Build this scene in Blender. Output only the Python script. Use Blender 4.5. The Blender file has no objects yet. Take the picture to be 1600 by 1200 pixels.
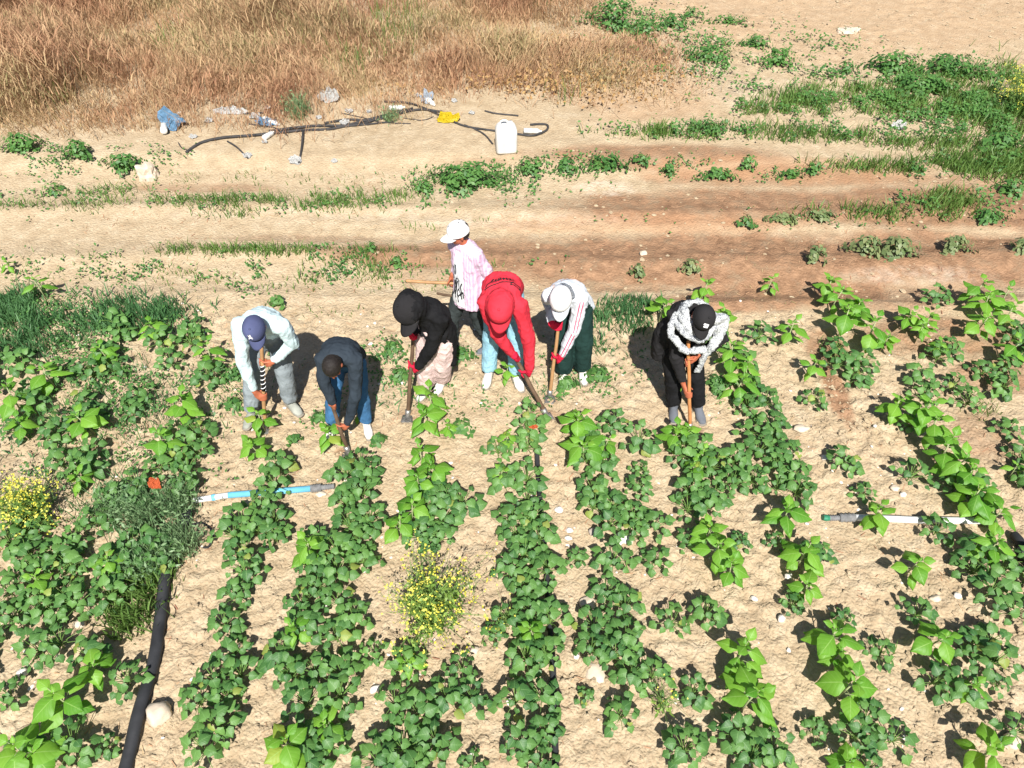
import bpy, bmesh, math, random
import numpy as np
from mathutils import Vector, Matrix, noise as mnoise
from mathutils.bvhtree import BVHTree

random.seed(11); rng = np.random.default_rng(11)
scene = bpy.context.scene
COL = scene.collection

# ------------------------------------------------------------------ camera, sky, sun, exposure
CAM_H, FPX, PITCH = 5.0, 1150.0, math.radians(47.5)
cam_d = bpy.data.cameras.new('camera'); cam = bpy.data.objects.new('camera', cam_d); COL.objects.link(cam)
cam.location = (0, 0, CAM_H); cam.rotation_euler = (math.radians(90) - PITCH, 0, 0)
cam_d.sensor_width = 36.0; cam_d.lens = 36.0 * FPX / 1600.0; cam_d.clip_start = .05; cam_d.clip_end = 2000
scene.camera = cam

SUN_DIR = Vector((-.0478, .623, -.7855)).normalized()          # the way the light travels
SUN_EL = math.asin(-SUN_DIR.z)
world = bpy.data.worlds.new('World'); scene.world = world; world.use_nodes = True
wn = world.node_tree.nodes; wl = world.node_tree.links
bg = wn.get('Background'); sky = wn.new('ShaderNodeTexSky'); sky.sky_type = 'NISHITA'; sky.sun_disc = False
sky.sun_elevation = SUN_EL; sky.sun_rotation = math.radians(180); sky.altitude = 300; sky.dust_density = 1.5
wl.new(sky.outputs[0], bg.inputs[0]); bg.inputs[1].default_value = .05
sun_d = bpy.data.lights.new('sun', 'SUN'); sun_d.energy = 4.6; sun_d.angle = math.radians(.53); sun_d.color = (1, .965, .915)
sun = bpy.data.objects.new('sun', sun_d); COL.objects.link(sun)
sun.rotation_euler = SUN_DIR.to_track_quat('-Z', 'Y').to_euler(); sun.location = (0, -6, 9)
vs = scene.view_settings; vs.view_transform = 'Standard'; vs.look = 'None'; vs.gamma = 1; vs.use_curve_mapping = False
vs.exposure = .7
scene.cycles.max_bounces = 4; scene.cycles.diffuse_bounces = 1; scene.cycles.glossy_bounces = 2; scene.cycles.transmission_bounces = 3

# ------------------------------------------------------------------ ground positions seen from the drone
_c, _s = math.cos(PITCH), math.sin(PITCH)
def at(px, py, z=0.0):
    x = (px - 800) / FPX; y = -(py - 600) / FPX
    d = Vector((x, _c + y * _s, -_s + y * _c)); t = (z - CAM_H) / d.z
    return Vector((d.x * t, d.y * t, z))
def ppm(px, py):                                               # pixels of the photo per metre there
    w = at(px, py); return FPX / (w.y * _c + CAM_H * _s)
def world_ellipse(px, py, rx, ry, z=0.0):
    w = at(px, py, z); a = at(px, py - ry, z); b = at(px, py + ry, z)
    return w.x, (a.y + b.y) / 2, abs(at(px + rx, py, z).x - w.x), abs(a.y - b.y) / 2

# ------------------------------------------------------------------ small numeric noise
def _hash(ix, iy, seed):
    n = (ix.astype(np.int64) * 374761393 + iy.astype(np.int64) * 668265263 + seed * 1442695041) & 0x7fffffff
    n = ((n ^ (n >> 13)) * 1274126177) & 0x7fffffff
    return ((n ^ (n >> 16)) & 0xffff) / 65535.0
def vnoise(x, y, seed=0):
    ix = np.floor(x); iy = np.floor(y); fx = x - ix; fy = y - iy
    u = fx * fx * (3 - 2 * fx); v = fy * fy * (3 - 2 * fy)
    a = _hash(ix, iy, seed); b = _hash(ix + 1, iy, seed); c = _hash(ix, iy + 1, seed); d = _hash(ix + 1, iy + 1, seed)
    return (a * (1 - u) + b * u) * (1 - v) + (c * (1 - u) + d * u) * v
def fbm(x, y, seed=0, o=4):
    s = 0; a = .5
    for k in range(o): s = s + a * vnoise(x * 2 ** k, y * 2 ** k, seed + k * 7); a *= .5
    return s
def sstep(a, b, x):
    t = np.clip((x - a) / (b - a), 0, 1); return t * t * (3 - 2 * t)
def gauss(x, m, w): return np.exp(-((x - m) / w) ** 2)
def worley(x, y, seed=0):
    ix = np.floor(x); iy = np.floor(y); f1 = np.full(x.shape, 9.0)
    for dx in (-1, 0, 1):
        for dy in (-1, 0, 1):
            cx = ix + dx; cy = iy + dy
            d = (cx + _hash(cx, cy, seed) - x) ** 2 + (cy + _hash(cx, cy, seed + 5) - y) ** 2
            f1 = np.minimum(f1, d)
    return np.sqrt(f1)
def ground_z(x, y):
    x = np.asarray(x, float); y = np.asarray(y, float)
    h = .05 * (fbm(x * .5, y * .5, 3) - .47) + .03 * (fbm(x * 2.3, y * 2.3, 9) - .47)
    yy = y + .07 * np.sin(x * .55) + .12 * (fbm(x * .7, y * .3, 21) - .47)
    amp = .5 + .9 * sstep(-1, 3, x)
    h = h - .035 * amp * gauss(yy, 6.05, .18) - .03 * amp * gauss(yy, 6.85, .2) + .03 * gauss(yy, 6.45, .14) + .025 * gauss(yy, 5.75, .1) * amp + .03 * gauss(yy, 7.35, .12) - .02 * gauss(yy, 7.8, .2)
    trk = gauss(yy, 6.5, 1.1) * sstep(-6, 0, x)
    lug = .010 * sstep(.3, .9, np.sin(6.2832 * (x / .15 + np.abs(yy - 6.05) * 2.5))) * gauss(yy, 6.05, .16) + .010 * sstep(.3, .9, np.sin(6.2832 * (x / .15 + np.abs(yy - 6.85) * 2.5))) * gauss(yy, 6.85, .16)
    h = h - lug * sstep(-3, 0, x) + .055 * trk * (fbm(x * .7, y * 8, 33, 3) - .44) + .016 * trk * (vnoise(x * 9, y * 14, 34) - .5)
    bank = sstep(8.05, 8.5, yy) * (1 - sstep(2.2, 4.5, x))
    h = h + .09 * bank * (.6 + .8 * fbm(x * 1.5, y * 1.5, 31))
    cult = 1 - sstep(5.3, 5.8, yy)
    cl = np.clip(.62 - worley(x * 13, y * 13, 40), 0, 1) * (.3 + 1.1 * vnoise(x * 2, y * 2, 50))
    fld = sstep(8.6, 9.6, y) * sstep(1, 3, x)
    cl2 = np.clip(.6 - worley(x * 7, y * 7, 60), 0, 1) * vnoise(x * 1.7, y * 1.7, 51)
    h = h + .016 * (fbm(x * 11, y * 11, 41, 2) - .37) * (cult + .35) + .055 * cl * (cult + .2) + .09 * cl2 * fld
    return h
def gz(x, y): return float(ground_z(np.array([x]), np.array([y]))[0])
def ground_at(px, py):
    w = at(px, py); w.z = gz(w.x, w.y); return w

# ------------------------------------------------------------------ materials
MATS = {}
def mat(name):
    m = bpy.data.materials.new(name); m.use_nodes = True; MATS[name] = m
    nt = m.node_tree; return m, nt, nt.nodes, nt.links, nt.nodes['Principled BSDF']
def simple(name, col, rough=.7, var=.12, scale=18, bump=.15, bscale=90, metal=0, spec=.35, sheen=0, bdist=.004):
    m, nt, N, L, b = mat(name)
    tc = N.new('ShaderNodeTexCoord'); n1 = N.new('ShaderNodeTexNoise'); n1.inputs['Scale'].default_value = scale; n1.inputs['Detail'].default_value = 4
    L.new(tc.outputs['Object'], n1.inputs['Vector'])
    r = N.new('ShaderNodeMapRange'); r.inputs[1].default_value = .3; r.inputs[2].default_value = .7; r.inputs[3].default_value = 1 - var; r.inputs[4].default_value = 1 + var
    L.new(n1.outputs[0], r.inputs[0])
    mx = N.new('ShaderNodeVectorMath'); mx.operation = 'SCALE'; mx.inputs[0].default_value = col[:3]; L.new(r.outputs[0], mx.inputs['Scale'])
    L.new(mx.outputs[0], b.inputs['Base Color'])
    b.inputs['Roughness'].default_value = rough; b.inputs['Metallic'].default_value = metal; b.inputs['Specular IOR Level'].default_value = spec
    if sheen: b.inputs['Sheen Weight'].default_value = sheen
    if bump:
        n2 = N.new('ShaderNodeTexNoise'); n2.inputs['Scale'].default_value = bscale; n2.inputs['Detail'].default_value = 3
        L.new(tc.outputs['Object'], n2.inputs['Vector']); bp = N.new('ShaderNodeBump'); bp.inputs['Strength'].default_value = bump; bp.inputs['Distance'].default_value = bdist
        L.new(n2.outputs[0], bp.inputs['Height']); L.new(bp.outputs[0], b.inputs['Normal'])
    return m
def ramp(N, stops):
    r = N.new('ShaderNodeValToRGB'); e = r.color_ramp.elements
    while len(e) < len(stops): e.new(.5)
    for k, (p, c) in enumerate(stops): e[k].position = p; e[k].color = (*c, 1)
    return r
def mixrgb(N, L, fac, a, b, mode='MIX'):
    m = N.new('ShaderNodeMix'); m.data_type = 'RGBA'; m.blend_type = mode
    for i, v in ((0, fac), (6, a), (7, b)):
        if hasattr(v, 'is_output'): L.new(v, m.inputs[i])
        else: m.inputs[i].default_value = v if i == 0 else (*v, 1)
    return m.outputs[2]
def math_n(N, L, op, a, b=0.0, c=None):
    m = N.new('ShaderNodeMath'); m.operation = op
    for i, v in enumerate((a, b, c)):
        if v is None: continue
        if hasattr(v, 'is_output'): L.new(v, m.inputs[i])
        else: m.inputs[i].default_value = v
    return m.outputs[0]

def leaf_mat(name, dark, light, rib, trans=.25, rough=.5, per='object', veins=True):
    m, nt, N, L, b = mat(name)
    if per == 'object': rnd = N.new('ShaderNodeObjectInfo').outputs['Random']
    else: rnd = N.new('ShaderNodeNewGeometry').outputs['Random Per Island']
    geo = N.new('ShaderNodeNewGeometry')
    n1 = N.new('ShaderNodeTexNoise'); n1.inputs['Scale'].default_value = 1.3; L.new(geo.outputs['Position'], n1.inputs['Vector'])
    f = math_n(N, L, 'ADD', math_n(N, L, 'MULTIPLY', rnd, .75), math_n(N, L, 'MULTIPLY_ADD', n1.outputs[0], 1.1, -.42))
    f = math_n(N, L, 'MINIMUM', math_n(N, L, 'MAXIMUM', f, 0.0), 1.0)
    col = mixrgb(N, L, f, dark, light)
    yel = math_n(N, L, 'MULTIPLY', math_n(N, L, 'GREATER_THAN', math_n(N, L, 'FRACT', math_n(N, L, 'MULTIPLY', rnd, 37.7)), .982), .5)
    if veins: col = mixrgb(N, L, yel, col, (.42, .42, .08))
    if veins:
        uv = N.new('ShaderNodeUVMap'); sp = N.new('ShaderNodeSeparateXYZ'); L.new(uv.outputs[0], sp.inputs[0])
        au = math_n(N, L, 'ABSOLUTE', math_n(N, L, 'SUBTRACT', sp.outputs[0], .5))
        mid = math_n(N, L, 'LESS_THAN', au, .022)
        w = math_n(N, L, 'SINE', math_n(N, L, 'MULTIPLY', math_n(N, L, 'SUBTRACT', sp.outputs[1], math_n(N, L, 'MULTIPLY', au, .55)), 34.0))
        lat = math_n(N, L, 'MULTIPLY', math_n(N, L, 'GREATER_THAN', w, .9), .22)
        v = math_n(N, L, 'MAXIMUM', mid, lat)
        col = mixrgb(N, L, math_n(N, L, 'MULTIPLY', v, .6), col, rib)
        bp = N.new('ShaderNodeBump'); bp.inputs['Strength'].default_value = .12; bp.inputs['Distance'].default_value = .002; bp.invert = True
        L.new(w, bp.inputs['Height']); L.new(bp.outputs[0], b.inputs['Normal'])
    L.new(col, b.inputs['Base Color']); b.inputs['Roughness'].default_value = rough; b.inputs['Specular IOR Level'].default_value = .4
    tr = N.new('ShaderNodeBsdfTranslucent'); ms = N.new('ShaderNodeMixShader'); ms.inputs[0].default_value = trans
    hs = N.new('ShaderNodeHueSaturation'); hs.inputs['Hue'].default_value = .485; hs.inputs['Saturation'].default_value = 1.1; hs.inputs['Value'].default_value = 1.5
    L.new(col, hs.inputs['Color']); L.new(hs.outputs[0], tr.inputs['Color'])
    L.new(b.outputs[0], ms.inputs[1]); L.new(tr.outputs[0], ms.inputs[2]); L.new(ms.outputs[0], N['Material Output'].inputs['Surface'])
    return m

leaf_mat('bean_leaf', (.042, .130, .036), (.140, .290, .066), (.20, .37, .12), .22)
leaf_mat('sunflower_leaf', (.085, .26, .022), (.22, .44, .05), (.32, .52, .14), .32)
leaf_mat('weed_leaf', (.045, .140, .034), (.125, .27, .062), (.2, .3, .1), .25, per='island', veins=False)
leaf_mat('pale_weed_leaf', (.10, .17, .06), (.27, .30, .13), (.2, .3, .1), .2, per='island', veins=False)
leaf_mat('green_blade', (.075, .165, .030), (.19, .30, .075), (.2, .3, .1), .25, per='island', veins=False)
leaf_mat('blue_green_blade', (.050, .150, .055), (.125, .265, .095), (.2, .3, .1), .25, per='island', veins=False)
leaf_mat('yellow_petal', (.66, .58, .04), (.86, .82, .16), (.8, .7, .1), .25, per='island', veins=False)
leaf_mat('feather_leaf', (.11, .215, .085), (.26, .37, .18), (.2, .3, .1), .2, per='island', veins=False)
leaf_mat('mustard_leaf', (.10, .21, .03), (.26, .38, .08), (.2, .3, .1), .2, per='island', veins=False)
leaf_mat('curled_dry_leaf', (.30, .16, .07), (.48, .32, .13), (.2, .3, .1), .15, per='island', veins=False)
simple('green_stem', (.17, .30, .07), .6, .2, 20, 0)
simple('pale_stem', (.36, .40, .20), .6, .2, 20, 0)

def dry_grass_mat():
    m, nt, N, L, b = mat('dry_grass')
    g = N.new('ShaderNodeNewGeometry'); n1 = N.new('ShaderNodeTexNoise'); n1.inputs['Scale'].default_value = .55; n1.inputs['Detail'].default_value = 3
    L.new(g.outputs['Position'], n1.inputs['Vector'])
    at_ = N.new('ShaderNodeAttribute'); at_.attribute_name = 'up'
    n2 = N.new('ShaderNodeTexNoise'); n2.inputs['Scale'].default_value = 1.7; L.new(g.outputs['Position'], n2.inputs['Vector'])
    f = math_n(N, L, 'MULTIPLY_ADD', g.outputs['Random Per Island'], .5, math_n(N, L, 'MULTIPLY_ADD', n1.outputs[0], 2.2, -.85))
    r = ramp(N, [(.0, (.37, .165, .105)), (.28, (.52, .275, .168)), (.55, (.61, .38, .225)), (.8, (.66, .48, .275)), (1, (.38, .35, .16))])
    L.new(f, r.inputs[0])
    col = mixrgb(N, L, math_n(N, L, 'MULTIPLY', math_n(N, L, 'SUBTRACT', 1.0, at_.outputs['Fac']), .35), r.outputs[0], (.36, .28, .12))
    L.new(col, b.inputs['Base Color']); b.inputs['Roughness'].default_value = .75; b.inputs['Specular IOR Level'].default_value = .25
    tr = N.new('ShaderNodeBsdfTranslucent'); L.new(col, tr.inputs[0]); ms = N.new('ShaderNodeMixShader'); ms.inputs[0].default_value = .3
    L.new(b.outputs[0], ms.inputs[1]); L.new(tr.outputs[0], ms.inputs[2]); L.new(ms.outputs[0], N['Material Output'].inputs['Surface'])
dry_grass_mat()

def soil_mat(name, clod=False):
    m, nt, N, L, b = mat(name)
    tc = N.new('ShaderNodeNewGeometry'); P = tc.outputs['Position']
    def noise(s, d=5, r=.55):
        n = N.new('ShaderNodeTexNoise'); n.inputs['Scale'].default_value = s; n.inputs['Detail'].default_value = d; n.inputs['Roughness'].default_value = r
        L.new(P, n.inputs['Vector']); return n.outputs[0]
    big = noise(.8); midn = noise(6); fine = noise(45, 3)
    r1 = ramp(N, [(.30, (.37, .282, .176)), (.5, (.48, .38, .246)), (.72, (.58, .482, .335))]); L.new(midn, r1.inputs[0])
    col = mixrgb(N, L, math_n(N, L, 'MULTIPLY_ADD', big, 1.4, -.45), r1.outputs[0], (.50, .392, .254))
    col = mixrgb(N, L, math_n(N, L, 'MULTIPLY_ADD', fine, 1.6, -.62), col, (.36, .24, .14))
    if not clod:
        a = N.new('ShaderNodeAttribute'); a.attribute_name = 'soil'; sp = N.new('ShaderNodeSeparateColor'); L.new(a.outputs['Color'], sp.inputs[0])
        wet = math_n(N, L, 'MULTIPLY', sp.outputs[0], math_n(N, L, 'MULTIPLY_ADD', noise(4.5, 8, .72), 2.6, -.25)); wet.node.use_clamp = True
        rw = ramp(N, [(.35, (.21, .118, .066)), (.65, (.37, .218, .125))]); L.new(noise(9), rw.inputs[0])
        col = mixrgb(N, L, wet, col, rw.outputs[0])
        pal = math_n(N, L, 'MULTIPLY', sp.outputs[1], math_n(N, L, 'MULTIPLY_ADD', noise(7, 6, .7), 3.2, -1.25)); pal.node.use_clamp = True
        col = mixrgb(N, L, pal, col, (.66, .56, .44))
        red = math_n(N, L, 'MULTIPLY', sp.outputs[2], .8)
        col = mixrgb(N, L, red, col, (.47, .25, .13))
        rg = N.new('ShaderNodeMapRange'); rg.inputs[3].default_value = .92; rg.inputs[4].default_value = .55; L.new(wet, rg.inputs[0]); L.new(rg.outputs[0], b.inputs['Roughness'])
    else: b.inputs['Roughness'].default_value = .92
    L.new(col, b.inputs['Base Color']); b.inputs['Specular IOR Level'].default_value = .2
    vor = N.new('ShaderNodeTexVoronoi'); vor.inputs['Scale'].default_value = 34
    v2 = N.new('ShaderNodeTexVoronoi'); v2.inputs['Scale'].default_value = 8; v2.feature = 'DISTANCE_TO_EDGE'
    wp = N.new('ShaderNodeVectorMath'); wp.operation = 'ADD'; nw = N.new('ShaderNodeTexNoise'); nw.inputs['Scale'].default_value = 7; L.new(P, nw.inputs['Vector'])
    sc = N.new('ShaderNodeVectorMath'); sc.operation = 'SCALE'; sc.inputs['Scale'].default_value = .12; L.new(nw.outputs[1], sc.inputs[0]); L.new(P, wp.inputs[0]); L.new(sc.outputs[0], wp.inputs[1]); L.new(wp.outputs[0], v2.inputs['Vector']); L.new(wp.outputs[0], vor.inputs['Vector'])
    crack = math_n(N, L, 'MINIMUM', math_n(N, L, 'MULTIPLY', v2.outputs[0], 16.0), 1.0)
    hgt = math_n(N, L, 'ADD', math_n(N, L, 'MULTIPLY', vor.outputs[0], -1.0), math_n(N, L, 'ADD', math_n(N, L, 'MULTIPLY', fine, 1.3), math_n(N, L, 'ADD', math_n(N, L, 'MULTIPLY', midn, 1.2), math_n(N, L, 'MULTIPLY', crack, .13))))
    bp = N.new('ShaderNodeBump'); bp.inputs['Strength'].default_value = .62; bp.inputs['Distance'].default_value = .016; L.new(hgt, bp.inputs['Height']); L.new(bp.outputs[0], b.inputs['Normal'])
soil_mat('soil'); soil_mat('soil_clod', True)
simple('pale_stone', (.62, .52, .40), .85, .15, 9, .5, 40, spec=.2)
simple('grey_stone', (.44, .37, .31), .85, .2, 9, .5, 40, spec=.2)
simple('white_stone', (.74, .69, .62), .85, .1, 9, .4, 40, spec=.2)
simple('black_pipe', (.030, .031, .034), .6, .35, 8, .15, 60, spec=.3)
simple('dusty_pipe', (.045, .043, .043), .7, .4, 9, .2, 50)
simple('white_pvc', (.74, .75, .74), .4, .08, 10, 0)
simple('blue_pvc', (.16, .50, .70), .4, .15, 10, 0)
simple('grey_fitting', (.20, .20, .20), .55, .25, 30, .2)
simple('green_valve', (.03, .20, .11), .45, .2, 20, 0)
simple('white_plastic', (.74, .735, .70), .45, .12, 8, .05, 20)
simple('blue_plastic', (.20, .38, .58), .4, .3, 14, .3, 30)
simple('yellow_plastic', (.85, .62, .02), .45, .1, 10, .2, 30)
simple('clear_plastic', (.55, .62, .70), .25, .3, 14, .2, 30)
simple('orange_cloth', (.80, .17, .06), .8, .2, 14, .3, 50)
simple('wood_handle', (.42, .235, .105), .6, .2, 14, .15, 60)
simple('dark_handle', (.12, .075, .045), .6, .35, 14, .15, 60)
simple('orange_handle', (.56, .235, .085), .6, .15, 14, .15, 60)
simple('steel', (.36, .35, .33), .45, .35, 25, .3, 50, metal=.7)
simple('skin', (.46, .135, .068), .55, .1, 30, .1, 120)
simple('hair', (.016, .012, .010), .6, .3, 60, .6, 260, bdist=.006)
simple('eye', (.06, .05, .05), .2, .1, 20, 0)
simple('sole', (.25, .22, .18), .8)
def cloth(name, col, **k):
    a = dict(rough=.88, var=.2, scale=7, bump=.7, bscale=22, sheen=0, spec=.12, bdist=.012); a.update(k); simple(name, col, **a)
cloth('light_blue_cloth', (.58, .72, .74)); cloth('teal_cloth', (.08, .25, .24)); cloth('grey_denim', (.25, .285, .30), var=.22)
cloth('navy_cloth', (.032, .043, .056)); cloth('blue_denim', (.055, .155, .30), var=.3); cloth('black_cloth', (.013, .013, .014), var=.25)
cloth('charcoal_cloth', (.023, .022, .023), var=.2); cloth('pale_pink_cloth', (.80, .60, .56)); cloth('red_cloth', (.60, .035, .055), var=.2)
cloth('red_glove', (.66, .02, .055)); cloth('light_denim', (.28, .50, .60), var=.15); cloth('white_cloth', (.80, .80, .80), var=.05)
cloth('pale_grey_cloth', (.66, .70, .75), var=.08); cloth('dark_green_cloth', (.016, .042, .036), var=.2); cloth('black_denim', (.045, .055, .055), var=.3)
cloth('cap_navy', (.075, .088, .175), bump=.15); cloth('cap_black', (.022, .021, .022), bump=.15); cloth('shoe_white', (.72, .69, .63), var=.12); cloth('shoe_grey', (.30, .31, .27), var=.3); cloth('shoe_dark', (.13, .14, .16))
cloth('print_black', (.02, .02, .022), bump=0); cloth('print_white', (.78, .78, .78), bump=0); cloth('stripe_red', (.62, .05, .14), bump=0)
def stripe_mat():
    m, nt, N, L, b = mat('pink_stripe_cloth'); uv = N.new('ShaderNodeTexCoord')
    a = N.new('ShaderNodeAttribute'); a.attribute_name = 'stripe'
    s = math_n(N, L, 'SINE', math_n(N, L, 'MULTIPLY', a.outputs['Fac'], 2 * math.pi / .021))
    f = math_n(N, L, 'MULTIPLY_ADD', s, .9, .5); f.node.use_clamp = True
    L.new(mixrgb(N, L, f, (.72, .58, .68), (.64, .42, .56)), b.inputs['Base Color']); b.inputs['Roughness'].default_value = .85
    n2 = N.new('ShaderNodeTexNoise'); n2.inputs['Scale'].default_value = 24; L.new(uv.outputs['Object'], n2.inputs['Vector']); bp = N.new('ShaderNodeBump'); bp.inputs['Strength'].default_value = .5; bp.inputs['Distance'].default_value = .012
    L.new(n2.outputs[0], bp.inputs['Height']); L.new(bp.outputs[0], b.inputs['Normal'])
stripe_mat()
def check_mat():
    m, nt, N, L, b = mat('checked_scarf_cloth'); tc = N.new('ShaderNodeTexCoord')
    v = N.new('ShaderNodeTexVoronoi'); v.inputs['Scale'].default_value = 105; v.distance = 'CHEBYCHEV'; L.new(tc.outputs['Object'], v.inputs['Vector'])
    n = N.new('ShaderNodeTexNoise'); n.inputs['Scale'].default_value = 14; L.new(tc.outputs['Object'], n.inputs['Vector'])
    f = math_n(N, L, 'GREATER_THAN', math_n(N, L, 'ADD', v.outputs[0], math_n(N, L, 'MULTIPLY', n.outputs[0], .8)), .86)
    L.new(mixrgb(N, L, f, (.56, .58, .57), (.22, .23, .25)), b.inputs['Base Color']); b.inputs['Roughness'].default_value = .9
    n2 = N.new('ShaderNodeTexNoise'); n2.inputs['Scale'].default_value = 30; L.new(tc.outputs['Object'], n2.inputs['Vector']); bp = N.new('ShaderNodeBump'); bp.inputs['Strength'].default_value = .6; bp.inputs['Distance'].default_value = .015
    L.new(n2.outputs[0], bp.inputs['Height']); L.new(bp.outputs[0], b.inputs['Normal'])
check_mat()

# ------------------------------------------------------------------ object helpers
def add(name, mesh, m=None, parent=None, label=None, cat=None, group=None, kind=None, loc=None):
    o = bpy.data.objects.new(name, mesh); COL.objects.link(o)
    if m is not None and mesh is not None and not mesh.materials: mesh.materials.append(MATS[m] if isinstance(m, str) else m)
    if parent is not None: o.parent = parent
    if loc is not None: o.location = loc
    if label: o['label'] = label
    if cat: o['category'] = cat
    if group: o['group'] = group
    if kind: o['kind'] = kind
    return o
def empty(name, loc, label, cat, group=None):
    o = add(name, None, None, None, label, cat, group, None, loc); o.empty_display_size = .1; return o
def mesh_np(name, V, F_list, smooth=True, uv=None):
    """V (n,3); F_list = list of int arrays (m,k)."""
    me = bpy.data.meshes.new(name); V = np.asarray(V, np.float32)
    me.vertices.add(len(V)); me.vertices.foreach_set('co', V.ravel())
    loops = np.concatenate([f.ravel() for f in F_list]).astype(np.int32)
    tot = np.concatenate([np.full(len(f), f.shape[1]) for f in F_list]).astype(np.int32)
    st = np.concatenate([[0], np.cumsum(tot)[:-1]]).astype(np.int32)
    me.loops.add(len(loops)); me.loops.foreach_set('vertex_index', loops)
    me.polygons.add(len(tot)); me.polygons.foreach_set('loop_start', st); me.polygons.foreach_set('loop_total', tot)
    if smooth: me.polygons.foreach_set('use_smooth', np.ones(len(tot), bool))
    me.update(calc_edges=True)
    if uv is not None:
        l = me.uv_layers.new(name='UVMap'); l.data.foreach_set('uv', np.asarray(uv, np.float32)[loops].ravel())
    return me
def from_bm(name, bm, smooth=True):
    me = bpy.data.meshes.new(name); bm.normal_update(); bm.to_mesh(me); bm.free()
    if smooth: me.polygons.foreach_set('use_smooth', [True] * len(me.polygons))
    return me
def ordinal(n): return '%d%s' % (n, 'th' if 10 <= n % 100 <= 20 else {1: 'st', 2: 'nd', 3: 'rd'}.get(n % 10, 'th'))

def ring_frames(pts, side=None):
    out = []; s = None
    for i, p in enumerate(pts):
        a = pts[max(i - 1, 0)]; b = pts[min(i + 1, len(pts) - 1)]; t = (b - a).normalized()
        ref = side if side is not None else (s if s is not None else (Vector((1, 0, 0)) if abs(t.x) < .8 else Vector((0, 1, 0))))
        u = ref - t * ref.dot(t)
        if u.length < 1e-4: u = Vector((0, 0, 1)).cross(t)
        u.normalize(); s = u; out.append((t, u, t.cross(u).normalized()))
    return out
def tube(bm, pts, rad, n=10, side=None, cap=True, round_ends=False):
    """lofted tube; rad entries are a number or (along side, across)."""
    pts = [Vector(p) for p in pts]; rad = [(r, r) if not isinstance(r, (tuple, list)) else r for r in rad]
    if len(rad) == 1: rad = rad * len(pts)
    fr = ring_frames(pts, side)
    if round_ends:
        t0, t1 = fr[0], fr[-1]; r0 = rad[0]; r1 = rad[-1]; m0 = min(r0); m1 = min(r1)
        pts = [pts[0] - t0[0] * m0 * .95, pts[0] - t0[0] * m0 * .7] + pts + [pts[-1] + t1[0] * m1 * .7, pts[-1] + t1[0] * m1 * .95]
        rad = [(r0[0] * .3, r0[1] * .3), (r0[0] * .72, r0[1] * .72)] + rad + [(r1[0] * .72, r1[1] * .72), (r1[0] * .3, r1[1] * .3)]
        fr = [t0, t0] + fr + [t1, t1]
    rings = []
    for p, r, (t, u, w) in zip(pts, rad, fr):
        rings.append([bm.verts.new(p + u * (math.cos(2 * math.pi * k / n) * r[0]) + w * (math.sin(2 * math.pi * k / n) * r[1])) for k in range(n)])
    for a, b in zip(rings, rings[1:]):
        for k in range(n): bm.faces.new((a[k], a[(k + 1) % n], b[(k + 1) % n], b[k]))
    if cap: bm.faces.new(rings[0][::-1]); bm.faces.new(rings[-1])
    return rings
def ball(bm, c, axes, seg=12):
    """ellipsoid with axes = three vectors."""
    c = Vector(c); a, b, d = [Vector(v) for v in axes]
    vs_ = []
    for i in range(1, seg // 2):
        th = math.pi * i / (seg // 2)
        vs_.append([bm.verts.new(c + d * math.cos(th) + (a * math.cos(2 * math.pi * k / seg) + b * math.sin(2 * math.pi * k / seg)) * math.sin(th)) for k in range(seg)])
    top = bm.verts.new(c + d); bot = bm.verts.new(c - d)
    for k in range(seg):
        bm.faces.new((top, vs_[0][k], vs_[0][(k + 1) % seg])); bm.faces.new((bot, vs_[-1][(k + 1) % seg], vs_[-1][k]))
    for r1, r2 in zip(vs_, vs_[1:]):
        for k in range(seg): bm.faces.new((r1[k], r2[k], r2[(k + 1) % seg], r1[(k + 1) % seg]))
def smooth_path(pts, n=6):
    """Catmull-Rom through points."""
    pts = [Vector(p) for p in pts]; P = [pts[0] * 2 - pts[1]] + pts + [pts[-1] * 2 - pts[-2]]; out = []
    for i in range(1, len(P) - 2):
        for k in range(n):
            t = k / n; a, b, c, d = P[i - 1], P[i], P[i + 1], P[i + 2]
            out.append(.5 * ((2 * b) + (c - a) * t + (2 * a - 5 * b + 4 * c - d) * t * t + (3 * b - a - 3 * c + d) * t ** 3))
    return out + [pts[-1]]
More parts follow.
